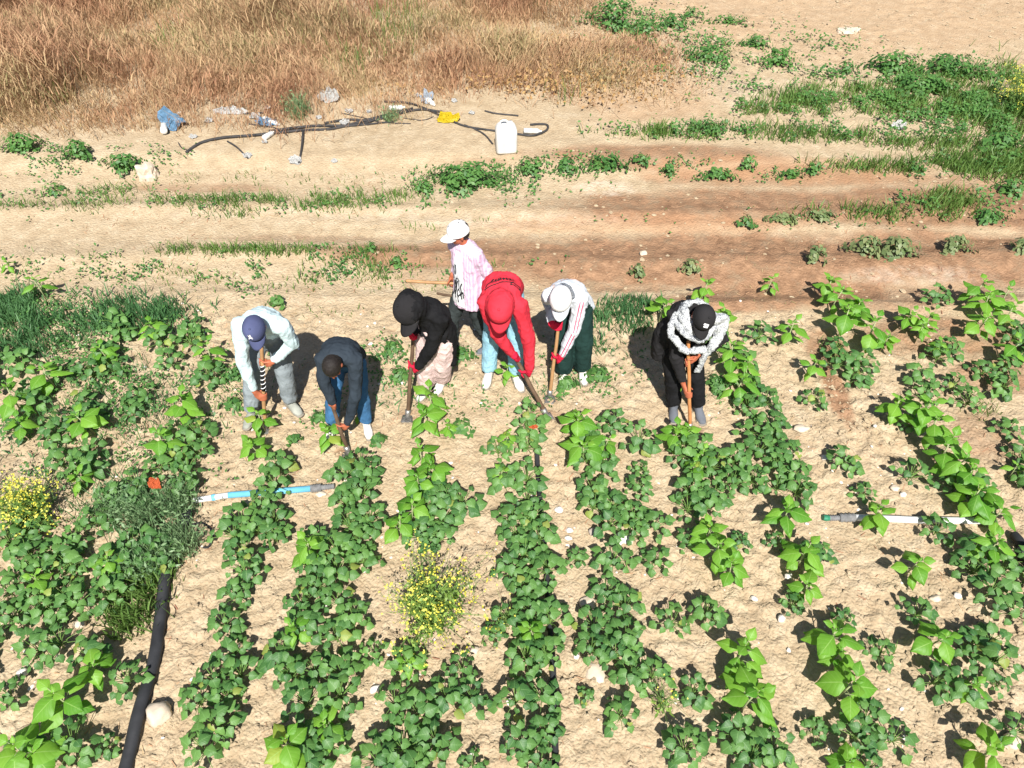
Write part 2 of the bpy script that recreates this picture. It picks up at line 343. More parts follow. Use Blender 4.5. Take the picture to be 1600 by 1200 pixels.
def remesh(bm, name, voxel=.009, it=5, disp=None):
    bmesh.ops.recalc_face_normals(bm, faces=bm.faces)
    me = from_bm(name + '_src', bm); o = bpy.data.objects.new('tmp', me); COL.objects.link(o)
    r = o.modifiers.new('r', 'REMESH'); r.mode = 'VOXEL'; r.voxel_size = voxel
    s = o.modifiers.new('s', 'SMOOTH'); s.factor = .5; s.iterations = it
    dg = bpy.context.evaluated_depsgraph_get(); m2 = bpy.data.meshes.new_from_object(o.evaluated_get(dg))
    bpy.data.objects.remove(o); bpy.data.meshes.remove(me); m2.name = name; m2.materials.clear()
    if disp:
        nv = len(m2.vertices); co = np.empty(nv * 3, np.float32); no = np.empty(nv * 3, np.float32)
        m2.vertices.foreach_get('co', co); m2.vertex_normals.foreach_get('vector', no); co = co.reshape(-1, 3); no = no.reshape(-1, 3)
        amp, fr = disp; d = np.empty(nv, np.float32); nz = mnoise.noise
        for i in range(nv):
            x, y, z = co[i]
            q = nz(Vector((x * fr, y * fr, z * fr * .55))); q2 = nz(Vector((x * fr * 2.3 + 7, y * fr * 2.3, z * fr * 1.4)))
            q3 = nz(Vector((x * fr * 2.9 + 3, y * fr * 2.9, z * fr * 1.3 + 5))); d[i] = amp * ((1 - 2.2 * abs(q)) * .8 + .45 * q2 - .3 + .55 * max(0, 1 - 4 * abs(q3)))
        m2.vertices.foreach_set('co', (co + no * d[:, None]).ravel()); m2.update()
    m2.polygons.foreach_set('use_smooth', [True] * len(m2.polygons))
    return m2

# ================================================================== GROUND
def build_ground():
    def axis(segs):
        out = [segs[0][0]]
        for a, b, st in segs:
            n = max(1, int(round((b - a) / st))); out += list(np.linspace(a, b, n + 1)[1:])
        return np.array(out)
    g = np.concatenate([np.geomspace(1, 60, 16)])
    xs = axis([(-4.2, 4.2, .025)]); left = -4.2 - np.cumsum(np.concatenate([np.full(100, .06), np.geomspace(.12, 120, 26)])); right = -left
    xs = np.concatenate([left[::-1], xs, right])
    ys = axis([(.6, 6, .025), (6, 9, .035), (9, 16, .06)]); ys = np.concatenate([(.6 - np.cumsum(np.geomspace(.05, 90, 26)))[::-1], ys, 16 + np.cumsum(np.geomspace(.1, 150, 28))])
    X, Y = np.meshgrid(xs, ys); Z = ground_z(X, Y)
    V = np.stack([X, Y, Z], -1).reshape(-1, 3); nx, ny = len(xs), len(ys)
    idx = np.arange(nx * ny).reshape(ny, nx)
    F = np.stack([idx[:-1, :-1], idx[:-1, 1:], idx[1:, 1:], idx[1:, :-1]], -1).reshape(-1, 4)
    me = mesh_np('ground', V, [F])
    def blobs(lst):
        m = np.zeros(X.shape)
        wob = .35 * (fbm(X * 1.6, Y * 2.6, 77) - .47) * 2
        for (px, py, rx, ry, k) in lst:
            cx, cy, ax, ay = world_ellipse(px, py, rx, ry)
            d = np.sqrt(((X - cx) / ax) ** 2 + ((Y - cy) / ay) ** 2) + wob
            m = np.maximum(m, k * (1 - sstep(.65, 1.15, d)))
        return m
    wet = blobs([(780, 398, 300, 28, .95), (1120, 400, 400, 46, 1), (1500, 400, 380, 50, 1), (1180, 325, 380, 34, .9), (1500, 325, 320, 40, 1), (1020, 252, 200, 18, .8), (1230, 278, 220, 18, .7), (1500, 285, 200, 16, .6), (1400, 460, 220, 30, .6), (853, 650, 26, 10, .6), (413, 672, 22, 9, .6), (543, 708, 22, 9, .6), (640, 650, 22, 9, .5), (860, 622, 22, 9, .5), (1078, 672, 24, 9, .6), (1250, 450, 160, 30, 1), (1480, 530, 150, 36, .7), (1560, 590, 90, 34, .7), (1308, 620, 18, 62, 1.0), (1290, 545, 34, 32, .8), (1160, 470, 120, 24, .9), (330, 292, 130, 8, .5), (480, 372, 160, 8, .35), (1545, 690, 60, 50, .5), (700, 430, 90, 16, .35), (960, 440, 120, 16, .6), (745, 262, 60, 8, .4)])
    pale = blobs([(940, 293, 60, 12, .9), (800, 345, 200, 12, .45), (500, 335, 240, 10, .35), (1440, 428, 120, 12, .5), (1180, 155, 120, 26, .3), (1090, 115, 80, 14, .3)])
    red = blobs([(1250, 270, 260, 20, .5), (1000, 350, 300, 14, .5), (1300, 20, 480, 90, .3), (1000, 165, 130, 40, .35)])
    c = me.color_attributes.new('soil', 'FLOAT_COLOR', 'POINT')
    c.data.foreach_set('color', np.stack([wet, pale, red, np.ones_like(wet)], -1).astype(np.float32).ravel())
    add('ground', me, 'soil', label='sandy cracked farm soil with damp vehicle ruts', cat='ground', kind='structure')
build_ground()

# ------------------------------------------------------------------ many small pieces in one mesh
def lumps(name, pts, sizes, flat=.6):
    """small irregular stones: 8-vertex squashed octahedral lumps."""
    base = np.array([(1, 0, 0), (.6, .75, .1), (-.3, .95, 0), (-1, .15, .1), (-.5, -.85, 0), (.5, -.8, .1), (.1, .1, .8), (0, 0, -.6)], float)
    fa = np.array([(0, 1, 6), (1, 2, 6), (2, 3, 6), (3, 4, 6), (4, 5, 6), (5, 0, 6)]); n = len(pts)
    a = rng.uniform(0, 6.28, n); ca, sa = np.cos(a), np.sin(a)
    B = base[None] * (1 + rng.uniform(-.3, .3, (n, 8, 1))); B[:, :, 2] *= flat; B[:, :, 1] *= rng.uniform(.6, 1, (n, 1)); B = B * sizes[:, None, None]
    V = np.stack([B[..., 0] * ca[:, None] - B[..., 1] * sa[:, None], B[..., 0] * sa[:, None] + B[..., 1] * ca[:, None], B[..., 2]], -1) + pts[:, None]
    F = (fa[None] + (np.arange(n) * 8)[:, None, None]).reshape(-1, 3)
    return mesh_np(name, V.reshape(-1, 3), [F], smooth=False)
def scatter_rect(n, x0, x1, y0, y1):
    x = rng.uniform(x0, x1, n); y = rng.uniform(y0, y1, n); return x, y
def clods():
    x, y = scatter_rect(46000, -4.6, 4.6, 1.0, 5.7); d = vnoise(x * 1.4, y * 1.4, 90) * (.35 + .65 * (1 - sstep(2.6, 5.2, y)))
    k = d > rng.uniform(.1, .75, len(x)); x, y = x[k], y[k]
    s = .005 + .019 * rng.random(len(x)) ** 2.6
    add('soil_clods', lumps('soil_clods', np.stack([x, y, ground_z(x, y) + s * .1], -1), s), 'soil_clod', label='crumbs and clods of dry soil between the rows', cat='soil', kind='stuff')
    x, y = scatter_rect(15000, -9, 10, 5.7, 16); k = rng.random(len(x)) < np.clip(.25 + sstep(9, 11, y) * sstep(1, 3, x), 0, 1); x, y = x[k], y[k]; s = .008 + .03 * rng.random(len(x)) ** 3
    add('soil_clods', lumps('field_clods', np.stack([x, y, ground_z(x, y) + s * .1], -1), s), 'soil_clod', label='scattered clods on the track and the bare field behind', cat='soil', kind='stuff')
    x, y = scatter_rect(420, -4.6, 4.6, 1.0, 5.7); s = .007 + .016 * rng.random(len(x)) ** 2
    add('pebbles', lumps('pebbles', np.stack([x, y, ground_z(x, y) + s * .2], -1), s), 'white_stone', label='small whitish pebbles strewn over the cultivated soil', cat='pebbles', kind='stuff')
clods()

def blades(name, P, hgt, wid, lean=.5, curl=.4, tipw=.0):
    """grass blades: 5 vertices each."""
    n = len(P); a = rng.uniform(0, 6.28, n); dx, dy = np.cos(a), np.sin(a); l = lean * hgt * rng.uniform(.2, 1, n)
    b = rng.uniform(0, 6.28, n); wx, wy = np.cos(b) * wid / 2, np.sin(b) * wid / 2
    V = np.zeros((n, 5, 3)); up = np.zeros((n, 5))
    mid = .55
    for k, (t, s) in enumerate(((0, -1), (0, 1), (mid, 1), (mid, -1), (1, 0))):
        sh = t ** (1 + curl)
        V[:, k, 0] = P[:, 0] + dx * l * sh + s * wx * (1 if t == 0 else .9); V[:, k, 1] = P[:, 1] + dy * l * sh + s * wy; V[:, k, 2] = P[:, 2] + hgt * t * (1 - .15 * t * curl); up[:, k] = t
    o = (np.arange(n) * 5)[:, None]
    me = mesh_np(name, V.reshape(-1, 3), [np.array([[0, 1, 2, 3]]) + o, np.array([[3, 2, 4]]) + o], smooth=False)
    at_ = me.attributes.new('up', 'FLOAT', 'POINT'); at_.data.foreach_set('value', up.ravel().astype(np.float32))
    return me
def leaflets(name, P, N_, size, elong=1.5):
    """loose small folded leaves, 6 vertices each, at points P with normals N_."""
    n = len(P); N_ = N_ / np.linalg.norm(N_, axis=1, keepdims=True)
    r = rng.normal(size=(n, 3)); T = np.cross(N_, r); T /= np.linalg.norm(T, axis=1, keepdims=True); S = np.cross(N_, T)
    prof = [(0, 0, 0), (.4, .33, .06), (.4, -.33, .06), (.55, 0, 0), (1, 0, -.12)]
    V = np.zeros((n, 5, 3)); sz = size[:, None]
    for k, (t, s, z) in enumerate(prof): V[:, k] = P + T * (t - .5) * sz * elong * .75 + S * s * sz + N_ * z * sz
    o = (np.arange(n) * 5)[:, None]
    return mesh_np(name, V.reshape(-1, 3), [np.concatenate([np.array([f]) + o for f in ((0, 3, 1), (0, 2, 3), (1, 3, 4), (3, 2, 4))])], smooth=False)
def in_ellipses(lst, dens):
    """random ground points in photo-measured patches; dens = points per square metre."""
    xs, ys = [], []
    for e in lst:
        px, py, rx, ry = e[:4]; k = e[4] if len(e) > 4 else 1
        cx, cy, ax, ay = world_ellipse(px, py, rx, ry); n = int(dens * k * math.pi * ax * ay) + 1
        r = np.sqrt(rng.random(n)) * (1 + .25 * rng.normal(size=n)); a = rng.uniform(0, 6.28, n)
        xs.append(cx + ax * r * np.cos(a)); ys.append(cy + ay * r * np.sin(a))
    x, y = np.concatenate(xs), np.concatenate(ys); return x, y
def P3(x, y, dz=0): return np.stack([x, y, ground_z(x, y) + dz], -1)

def straw_bits():
    x, y = scatter_rect(5200, -5, 5, 1.0, 8.2); k = rng.random(len(x)) < sstep(.35, .65, fbm(x * 1.1, y * 1.1, 95)); x, y = x[k], y[k]; n = len(x)
    a = rng.uniform(0, 6.28, n); l = rng.uniform(.012, .06, n); w = rng.uniform(.0015, .004, n); dx, dy = np.cos(a) * l, np.sin(a) * l; wx, wy = -np.sin(a) * w, np.cos(a) * w; z = ground_z(x, y) + .006; z2 = ground_z(x + dx, y + dy) + .008
    V = np.stack([np.stack([x - wx, y - wy, z], -1), np.stack([x + wx, y + wy, z], -1), np.stack([x + dx + wx, y + dy + wy, z2], -1), np.stack([x + dx - wx, y + dy - wy, z2], -1)], 1)
    me = mesh_np('straw_bits', V.reshape(-1, 3), [np.array([[0, 1, 2, 3]]) + (np.arange(n) * 4)[:, None]], smooth=False); at_ = me.attributes.new('up', 'FLOAT', 'POINT'); at_.data.foreach_set('value', np.ones(n * 4, np.float32))
    add('straw_bits', me, 'dry_grass', label='bits of straw and dead stems lying on the soil', cat='straw', kind='stuff')
straw_bits()

# ------------------------------------------------------------------ dry grass field
def dry_field():
    n = 420000; x = rng.uniform(-15, 4.6, n); y = rng.uniform(8.4, 19, n)
    # front edge of the stand, from the photo
    ex = []; ey = []
    for px, py in ((-300, 240), (0, 226), (150, 224), (300, 222), (420, 214), (560, 190), (700, 182), (800, 168), (900, 168), (1000, 155), (1080, 120)):
        w = at(px, py); ex.append(w.x); ey.append(w.y)
    front = np.interp(x, ex, ey) + .6 * (fbm(x * 1.6, y * 1.6, 5) - .47)
    right = np.interp(y, [8, 9.5, 10.5, 11.5, 12.5, 13.5, 14.5, 20], [3.2, 3.8, 3.7, 3.0, 2.4, 1.7, .9, -1.5]) + 1.8 * (fbm(x * .8, y * .8, 6) - .47)
    clump = fbm(x * 1.5, y * 1.5, 15); fine_ = vnoise(x * 5.5, y * 5.5, 16)
    dens = np.clip((y - front) / .5, 0, 1) * np.clip((right - x) / 1.3, 0, 1) * (.5 + .5 * sstep(.33, .58, clump)) * (.35 + .65 * sstep(.25, .7, fine_)); dens *= 1 - .4 * sstep(13, 18, y)
    edge = sstep(-1.2, 2.6, x)                                  # thinner to the right
    k = rng.random(n) < dens * (1 - .5 * edge) * 1.0; x, y, edge, front, clump = x[k], y[k], edge[k], front[k], clump[k]
    P = P3(x, y); big = sstep(.28, .66, fbm(x * .55, y * .75, 18))
    h = (.20 + .62 * big) * (.45 + .7 * rng.random(len(x)) ** .8) * (1 - .62 * edge) * (.5 + .5 * sstep(0, .9, y - front)) * (.75 + .5 * clump)
    lx, ly = 1.6 * (fbm(x * .8, y * .8, 61, 3) - .44), 1.6 * (fbm(x * .8, y * .8, 71, 3) - .44)
    def stand(nm, P, h, w, lean, curl, lab):
        me = blades(nm, P, h, w, lean, curl); co = np.empty(len(me.vertices) * 3, np.float32); me.vertices.foreach_get('co', co); co = co.reshape(-1, 5, 3); t = np.array([0, 0, .45, .45, 1.0]) ** 1.4
        return me, co, t
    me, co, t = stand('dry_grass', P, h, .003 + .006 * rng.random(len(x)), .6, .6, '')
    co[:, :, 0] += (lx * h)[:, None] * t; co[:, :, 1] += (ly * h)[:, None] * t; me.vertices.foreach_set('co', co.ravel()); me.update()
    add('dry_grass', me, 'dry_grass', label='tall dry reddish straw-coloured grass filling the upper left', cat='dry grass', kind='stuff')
    q = rng.random(len(x)) < .6; Pq = P[q].copy(); Pq[:, 2] += h[q] * .72; Pq[:, 0] += lx[q] * h[q] * .62; Pq[:, 1] += ly[q] * h[q] * .62; Pq[:, :2] += rng.normal(size=(q.sum(), 2)) * .09 * h[q][:, None]
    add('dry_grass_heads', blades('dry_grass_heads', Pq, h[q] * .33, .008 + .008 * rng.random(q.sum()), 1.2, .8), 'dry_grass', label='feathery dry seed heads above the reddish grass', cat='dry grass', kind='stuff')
    x, y = in_ellipses([(860, 120, 120, 40), (930, 150, 90, 30), (800, 150, 80, 16), (1020, 130, 60, 30, .6), (640, 160, 60, 8, .6)], 260)
    nn = rng.normal(size=(len(x), 3)); nn[:, 2] = np.abs(nn[:, 2]) + .4
    add('dead_leaves', leaflets('dead_leaves', P3(x, y, rng.uniform(.01, .2, len(x))), nn, rng.uniform(.03, .07, len(x))), 'curled_dry_leaf', label='rust-coloured withered leaves of a dead weed patch by the straw', cat='dead leaves', kind='stuff')
    x, y = in_ellipses([(900, 130, 160, 50), (1050, 140, 60, 40, .5), (700, 60, 90, 60, .8), (150, 205, 180, 8, .9), (430, 225, 100, 12, .6), (560, 196, 130, 14, .7), (350, 210, 140, 14, 1), (620, 180, 80, 10, .8)], 260); 
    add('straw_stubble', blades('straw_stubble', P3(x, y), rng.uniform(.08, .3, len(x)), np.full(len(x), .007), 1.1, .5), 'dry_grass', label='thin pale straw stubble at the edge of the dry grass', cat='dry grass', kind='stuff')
    x, y = in_ellipses([(150, 120, 16, 30, 2), (420, 120, 30, 20, 1.2), (560, 120, 40, 20, 1.2), (330, 40, 30, 20, 1), (620, 60, 50, 40, 1), (480, 90, 40, 24, .5), (270, 80, 30, 20, .5), (800, 105, 25, 18, 1.2), (880, 165, 40, 12, .5), (90, 170, 40, 18, .5), (720, 15, 30, 14, .8), (845, 22, 20, 10, .8)], 130)
    add('green_grass', blades('green_in_straw', P3(x, y), rng.uniform(.25, .55, len(x)), np.full(len(x), .009), .4, .5), 'green_blade', label='few green stems standing among the dry reddish grass', cat='grass', kind='stuff')
dry_field()

# ------------------------------------------------------------------ green grass
def grass_patch(lst, dens, h0, h1, m, label, wid=.007, lean=.7):
    x, y = in_ellipses(lst, dens * 2.6); cl = fbm(x * 3.2, y * 3.2, 44); k = rng.random(len(x)) < sstep(.30, .56, cl) + .12; x, y = x[k], y[k]
    add('green_grass', blades('green_grass', P3(x, y), rng.uniform(h0, h1, len(x)), rng.uniform(.6, 1.3, len(x)) * wid * 1.25, lean, .6), m, label=label, cat='grass', kind='stuff')
grass_patch([(110, 492, 165, 30), (30, 500, 60, 40), (215, 505, 60, 25), (60, 545, 70, 25, .6), (-70, 520, 80, 60)], 1500, .06, .16, 'blue_green_blade', 'dense bluish green grass mat at the left edge of the crop', .010)
grass_patch([(430, 398, 180, 7), (540, 418, 60, 14, .8), (330, 392, 80, 6, .6), (600, 432, 40, 8, .5), (490, 432, 30, 10, .5)], 900, .05, .15, 'green_blade', 'strip of short green grass between the two wheel ruts')
grass_patch([(480, 318, 160, 14, .9), (300, 318, 130, 10, .5), (100, 326, 110, 10, .45), (600, 308, 60, 12, .7), (370, 335, 60, 8, .4), (170, 300, 60, 10, .4)], 620, .05, .16, 'green_blade', 'ragged strip of green grass along the far edge of the track')
grass_patch([(500, 445, 250, 14, .22), (150, 420, 160, 20, .25), (520, 488, 50, 10, .7), (560, 492, 18, 8, .8), (320, 440, 80, 20, .3), (420, 280, 200, 12, .2), (660, 355, 30, 6, .5), (760, 345, 20, 5, .5), (700, 415, 90, 10, .5), (800, 408, 60, 8, .5)], 500, .03, .10, 'green_blade', 'sparse thin grass tufts on the bare sandy strip')
grass_patch([(1240, 168, 55, 18), (1330, 146, 90, 12, .5), (1420, 165, 110, 26, .35), (1500, 150, 110, 40, .35), (1560, 190, 70, 40, .4), (1150, 218, 200, 12, .4), (1300, 212, 100, 11, .4), (1450, 225, 90, 12, .6), (1560, 260, 100, 22), (1420, 262, 140, 12, .7), (1480, 318, 60, 20, .8), (1380, 338, 130, 10, .5), (1030, 216, 26, 7), (1180, 180, 30, 10, .6), (1680, 200, 90, 90)], 850, .06, .2, 'green_blade', 'lush green grass and weeds on the right beyond the track', .010)
grass_patch([(965, 500, 55, 26), (1000, 478, 40, 14), (930, 540, 20, 16, .6), (600, 560, 25, 12, .3)], 1200, .05, .14, 'blue_green_blade', 'bluish green grass patch left of the scarfed man', .009)
grass_patch([(700, 620, 140, 30, .3), (880, 600, 90, 22, .5), (580, 640, 60, 20, .3), (470, 655, 70, 10, .3), (950, 560, 60, 30, .35), (240, 600, 160, 50, .25), (90, 700, 130, 50, .3), (860, 625, 50, 12, .5), (1120, 620, 40, 14, .6)], 520, .02, .07, 'blue_green_blade', 'low scattered weeds growing on the soil around the workers', .009, 1.4)
grass_patch([(215, 945, 48, 48, 1.0), (190, 980, 30, 25), (235, 900, 40, 25)], 1500, .06, .17, 'green_blade', 'soft green grass tussock beside the thick black hose', .009)
grass_patch([(200, 640, 160, 70, .5), (240, 800, 80, 70, .8), (120, 780, 100, 60, .5), (100, 940, 120, 60, .4)], 420, .05, .2, 'blue_green_blade', 'thin upright weeds threaded through the left crop', .006, .5)
grass_patch([(745, 1010, 40, 12, .2), (980, 870, 12, 14, .9), (940, 815, 18, 6, .8), (1530, 640, 30, 26, .5), (1300, 560, 30, 16, .5), (1385, 1015, 18, 14, .5)], 500, .04, .12, 'green_blade', 'few thin grass blades growing between the crop rows')

def low_weeds(lst, dens, size, m, label, zmax=.06):
    x, y = in_ellipses(lst, dens); cl = fbm(x * 2.6, y * 2.6, 88) * .6 + .4 * vnoise(x * 7, y * 7, 89); k = rng.random(len(x)) < sstep(.44, .62, cl); x, y = x[k], y[k]
    nn = rng.normal(size=(len(x), 3)) * .35 + np.array([0, -.3, 1.0])
    add('low_weeds', leaflets('low_weeds', P3(x, y, rng.uniform(.008, zmax, len(x))), nn, rng.uniform(.6, 1.3, len(x)) * size), m, label=label, cat='weeds', kind='stuff')
low_weeds([(700, 620, 160, 45, .6), (900, 590, 100, 40, .9), (580, 600, 80, 40, .5), (470, 655, 90, 20, .6), (240, 600, 180, 80, .7), (90, 700, 140, 90, .8), (950, 560, 90, 40, .8), (1120, 620, 50, 30, .7), (640, 560, 90, 50, .6), (770, 650, 60, 30, .8)], 700, .028, 'weed_leaf', 'low flat weeds creeping over the soil around the workers')
low_weeds([(300, 430, 320, 40, .5), (480, 318, 260, 18, .8), (430, 400, 230, 14, .8), (100, 310, 150, 30, .5), (750, 420, 120, 14, .5), (1300, 345, 320, 14, .4), (700, 300, 160, 16, 1), (140, 255, 150, 20, .8), (760, 282, 120, 22, 1.2), (950, 265, 120, 18, 1), (1150, 270, 140, 16, .8), (450, 425, 200, 20, .7)], 900, .034, 'weed_leaf', 'small seedlings and weeds dotted along the sandy track')
low_weeds([(1250, 170, 160, 30, .8), (1450, 150, 170, 50, 1.2), (1560, 200, 100, 60, 1.2), (1200, 218, 230, 13, 1), (1500, 262, 150, 22, .9), (1420, 120, 120, 20, 1), (1480, 320, 90, 24, .6), (1100, 100, 160, 36, .45), (1000, 45, 90, 30, .6), (1250, 75, 120, 30, .25)], 1500, .045, 'weed_leaf', 'broadleaf weeds mixed into the grass on the right', .14)
low_weeds([(180, 620, 190, 90, .8), (160, 760, 180, 70, .9), (200, 870, 100, 60, .9), (60, 950, 90, 120, .5)], 900, .030, 'weed_leaf', 'tangle of small weeds between the crop plants on the left', .12)
low_weeds([(60, 520, 110, 60, 1), (200, 510, 100, 40, 1), (30, 620, 80, 60, .8)], 700, .032, 'weed_leaf', 'small leafy weeds in the bluish mat on the left', .10)

# ================================================================== LEAVES
def leaf_mesh(name, prof, rows, fold, droop, wave=0.0, seed=0, twist=0.0):
    """unit-length leaf: grows along +Y from the origin, normal +Z. prof = half width at v in 0..1."""
    r = random.Random(seed); V = []; uv = []; F = []
    pv = [p[0] for p in prof]; pw = [p[1] for p in prof]
    for i in range(rows + 1):
        v = i / rows; w = float(np.interp(v, pv, pw)); asy = 1 + r.uniform(-.12, .12)
        back = -.10 * math.exp(-(v / .08) ** 2)
        for j, u in enumerate((-1, -.5, 0, .5, 1)):
            x = u * w * (asy if u > 0 else 2 - asy); z = fold * abs(u) * w * (1 - .9 * abs(u)) - .10 * u * u - droop * v * v + wave * math.sin(v * 9 + u * 2 + seed) * abs(u) * .5 + twist * u * w * v
            V.append((x, v + back * abs(u), z)); uv.append((.5 + u * .5, v))
    for i in range(rows):
        for j in range(4): a = i * 5 + j; F.append((a, a + 1, a + 6, a + 5))
    return mesh_np(name, np.array(V), [np.array(F)], uv=uv)
BEAN_PROFS = [[(0, .22), (.08, .42), (.22, .52), (.42, .46), (.62, .32), (.82, .15), (.93, .06), (1, 0)],
              [(0, .25), (.10, .45), (.28, .53), (.42, .49), (.58, .37), (.78, .20), (.92, .07), (1, 0)],
              [(0, .18), (.12, .40), (.32, .50), (.55, .42), (.75, .26), (.92, .09), (1, 0)],
              [(0, .26), (.07, .44), (.24, .55), (.36, .50), (.50, .42), (.64, .32), (.82, .15), (1, 0)]]
BEAN_LEAF = [leaf_mesh('bean_leaf', p, 9, f, d, w, k, t) for k, (p, f, d, w, t) in enumerate(zip(BEAN_PROFS, (.16, .08, .24, .12), (.16, .1, .22, .06), (.02, .03, .02, .04), (.0, .15, -.12, .1)))]
SUN_PROF = [[(0, .05), (.07, .22), (.22, .40), (.40, .43), (.60, .34), (.80, .17), (.93, .05), (1, 0)], [(0, .04), (.10, .26), (.30, .43), (.5, .40), (.72, .24), (.9, .08), (1, 0)], [(0, .04), (.08, .15), (.25, .27), (.45, .30), (.7, .19), (.9, .06), (1, 0)]]
SUN_LEAF = [leaf_mesh('sunflower_leaf', SUN_PROF[k % 3], 8, f, d, .02, k, t) for k, (f, d, t) in enumerate(((.2, .22, .1), (.1, .12, -.1), (.28, .3, 0), (.14, .06, .15)))]
for m_ in BEAN_LEAF: m_.materials.append(MATS['bean_leaf'])
for m_ in SUN_LEAF: m_.materials.append(MATS['sunflower_leaf'])

def leaf_matrix(pos, yaw, pitch, roll, scale):
    return Matrix.Translation(pos) @ Matrix.Rotation(yaw, 4, 'Z') @ Matrix.Rotation(pitch, 4, 'X') @ Matrix.Rotation(roll, 4, 'Y') @ Matrix.Scale(scale, 4)
V0 = Vector((0, 0, 0))
def bean_proto(k):
    r = random.Random(100 + k); leaves = []; bm = bmesh.new()
    tube(bm, [(0, 0, -.03), (0, 0, .05), (.01, 0, .10)], [.005, .005, .003], 5)
    n = r.randint(18, 23)
    for i in range(n):
        a = i * 2.4 + r.uniform(-.4, .4); q = (i + .6) / n
        rad = .02 + .128 * math.sqrt(q) * r.uniform(.8, 1.15); z = (.20 - .12 * q) * r.uniform(.8, 1.15)
        p = Vector((math.cos(a) * rad, math.sin(a) * rad, z)); L = r.choice((r.uniform(.036, .058), r.uniform(.048, .072), r.uniform(.060, .084)))
        yaw = a - math.pi / 2 + r.uniform(-.7, .7); pit = r.uniform(-.55, .15) - .2 * q
        base = p - Vector((math.cos(a), math.sin(a), 0)) * L * .45
        leaves.append((Matrix.Translation(base) @ Matrix.Rotation(r.uniform(.05, .5), 4, 'X') @ leaf_matrix(V0, yaw, pit, r.uniform(-.35, .35), L), r.randrange(4)))
        tube(bm, [(0, 0, .04), base * .5 + Vector((0, 0, .035)), base], [.0028, .0022, .0016], 4, cap=False)
    me = from_bm('bean_stem', bm); me.materials.append(MATS['green_stem']); return leaves, me
def sun_proto(k):
    r = random.Random(300 + k); leaves = []; bm = bmesh.new(); Hh = r.uniform(.30, .40); n = r.choice((4, 4, 5))
    lean = Vector((r.uniform(-.04, .04), r.uniform(-.04, .04), 0)); top = Vector((0, 0, Hh)) + lean
    tube(bm, [(0, 0, -.03), Vector((0, 0, Hh * .5)) + lean * .3, top], [.0085, .007, .004], 6)
    for i in range(n):
        t = .35 + .6 * i / (n - 1); c = Vector((0, 0, Hh * t)) + lean * t * t; a0 = i * 1.57 + r.uniform(-.3, .3)
        for s in (0, 1):
            if i == 0 and r.random() < .4: continue
            a = a0 + s * math.pi + r.uniform(-.3, .3); d = Vector((math.cos(a), math.sin(a), 0)); L = (.165 if 0 < i < n - 1 else (.12 if i == 0 else .085)) * r.uniform(.85, 1.15)
            pl = .07 * (1 - t * .6) * r.uniform(.8, 1.3); e = c + d * pl + Vector((0, 0, pl * .7 + (.03 if i == n - 1 else 0)))
            tube(bm, [c, c + d * pl * .5 + Vector((0, 0, pl * .5)), e], [.0035, .003, .0022], 4, cap=False)
            pit = r.uniform(-.45, .1) if i < n - 1 else r.uniform(.2, .7)
            leaves.append((leaf_matrix(e, a - math.pi / 2 + r.uniform(-.25, .25), pit, r.uniform(-.3, .3), L), r.randrange(4)))
    for i in range(3):
        a = i * 2.1 + r.random(); leaves.append((leaf_matrix(top + Vector((0, 0, -.005)), a, r.uniform(.7, 1.1), 0, .05), 2))
    me = from_bm('sunflower_stem', bm); me.materials.append(MATS['pale_stem']); return leaves, me
BEANS = [bean_proto(k) for k in range(18)]; SUNS = [sun_proto(k) for k in range(9)]
def place_plant(name, proto, LEAF, loc, rz, sc, label, cat, group, keep=1.0):
    leaves, stem = proto; root = bpy.data.objects.new(name, None); COL.objects.link(root); root.empty_display_size = .05
    root.location = loc; root.rotation_euler = (random.uniform(-.08, .08), random.uniform(-.08, .08), rz); root.scale = (sc, sc, sc)
    root['label'] = label; root['category'] = cat; root['group'] = group
    o = bpy.data.objects.new('stem', stem); COL.objects.link(o); o.parent = root
    for M, k in leaves:
        if random.random() > keep: continue
        o = bpy.data.objects.new('leaf', LEAF[k]); COL.objects.link(o); o.parent = root; o.matrix_local = M
    return root

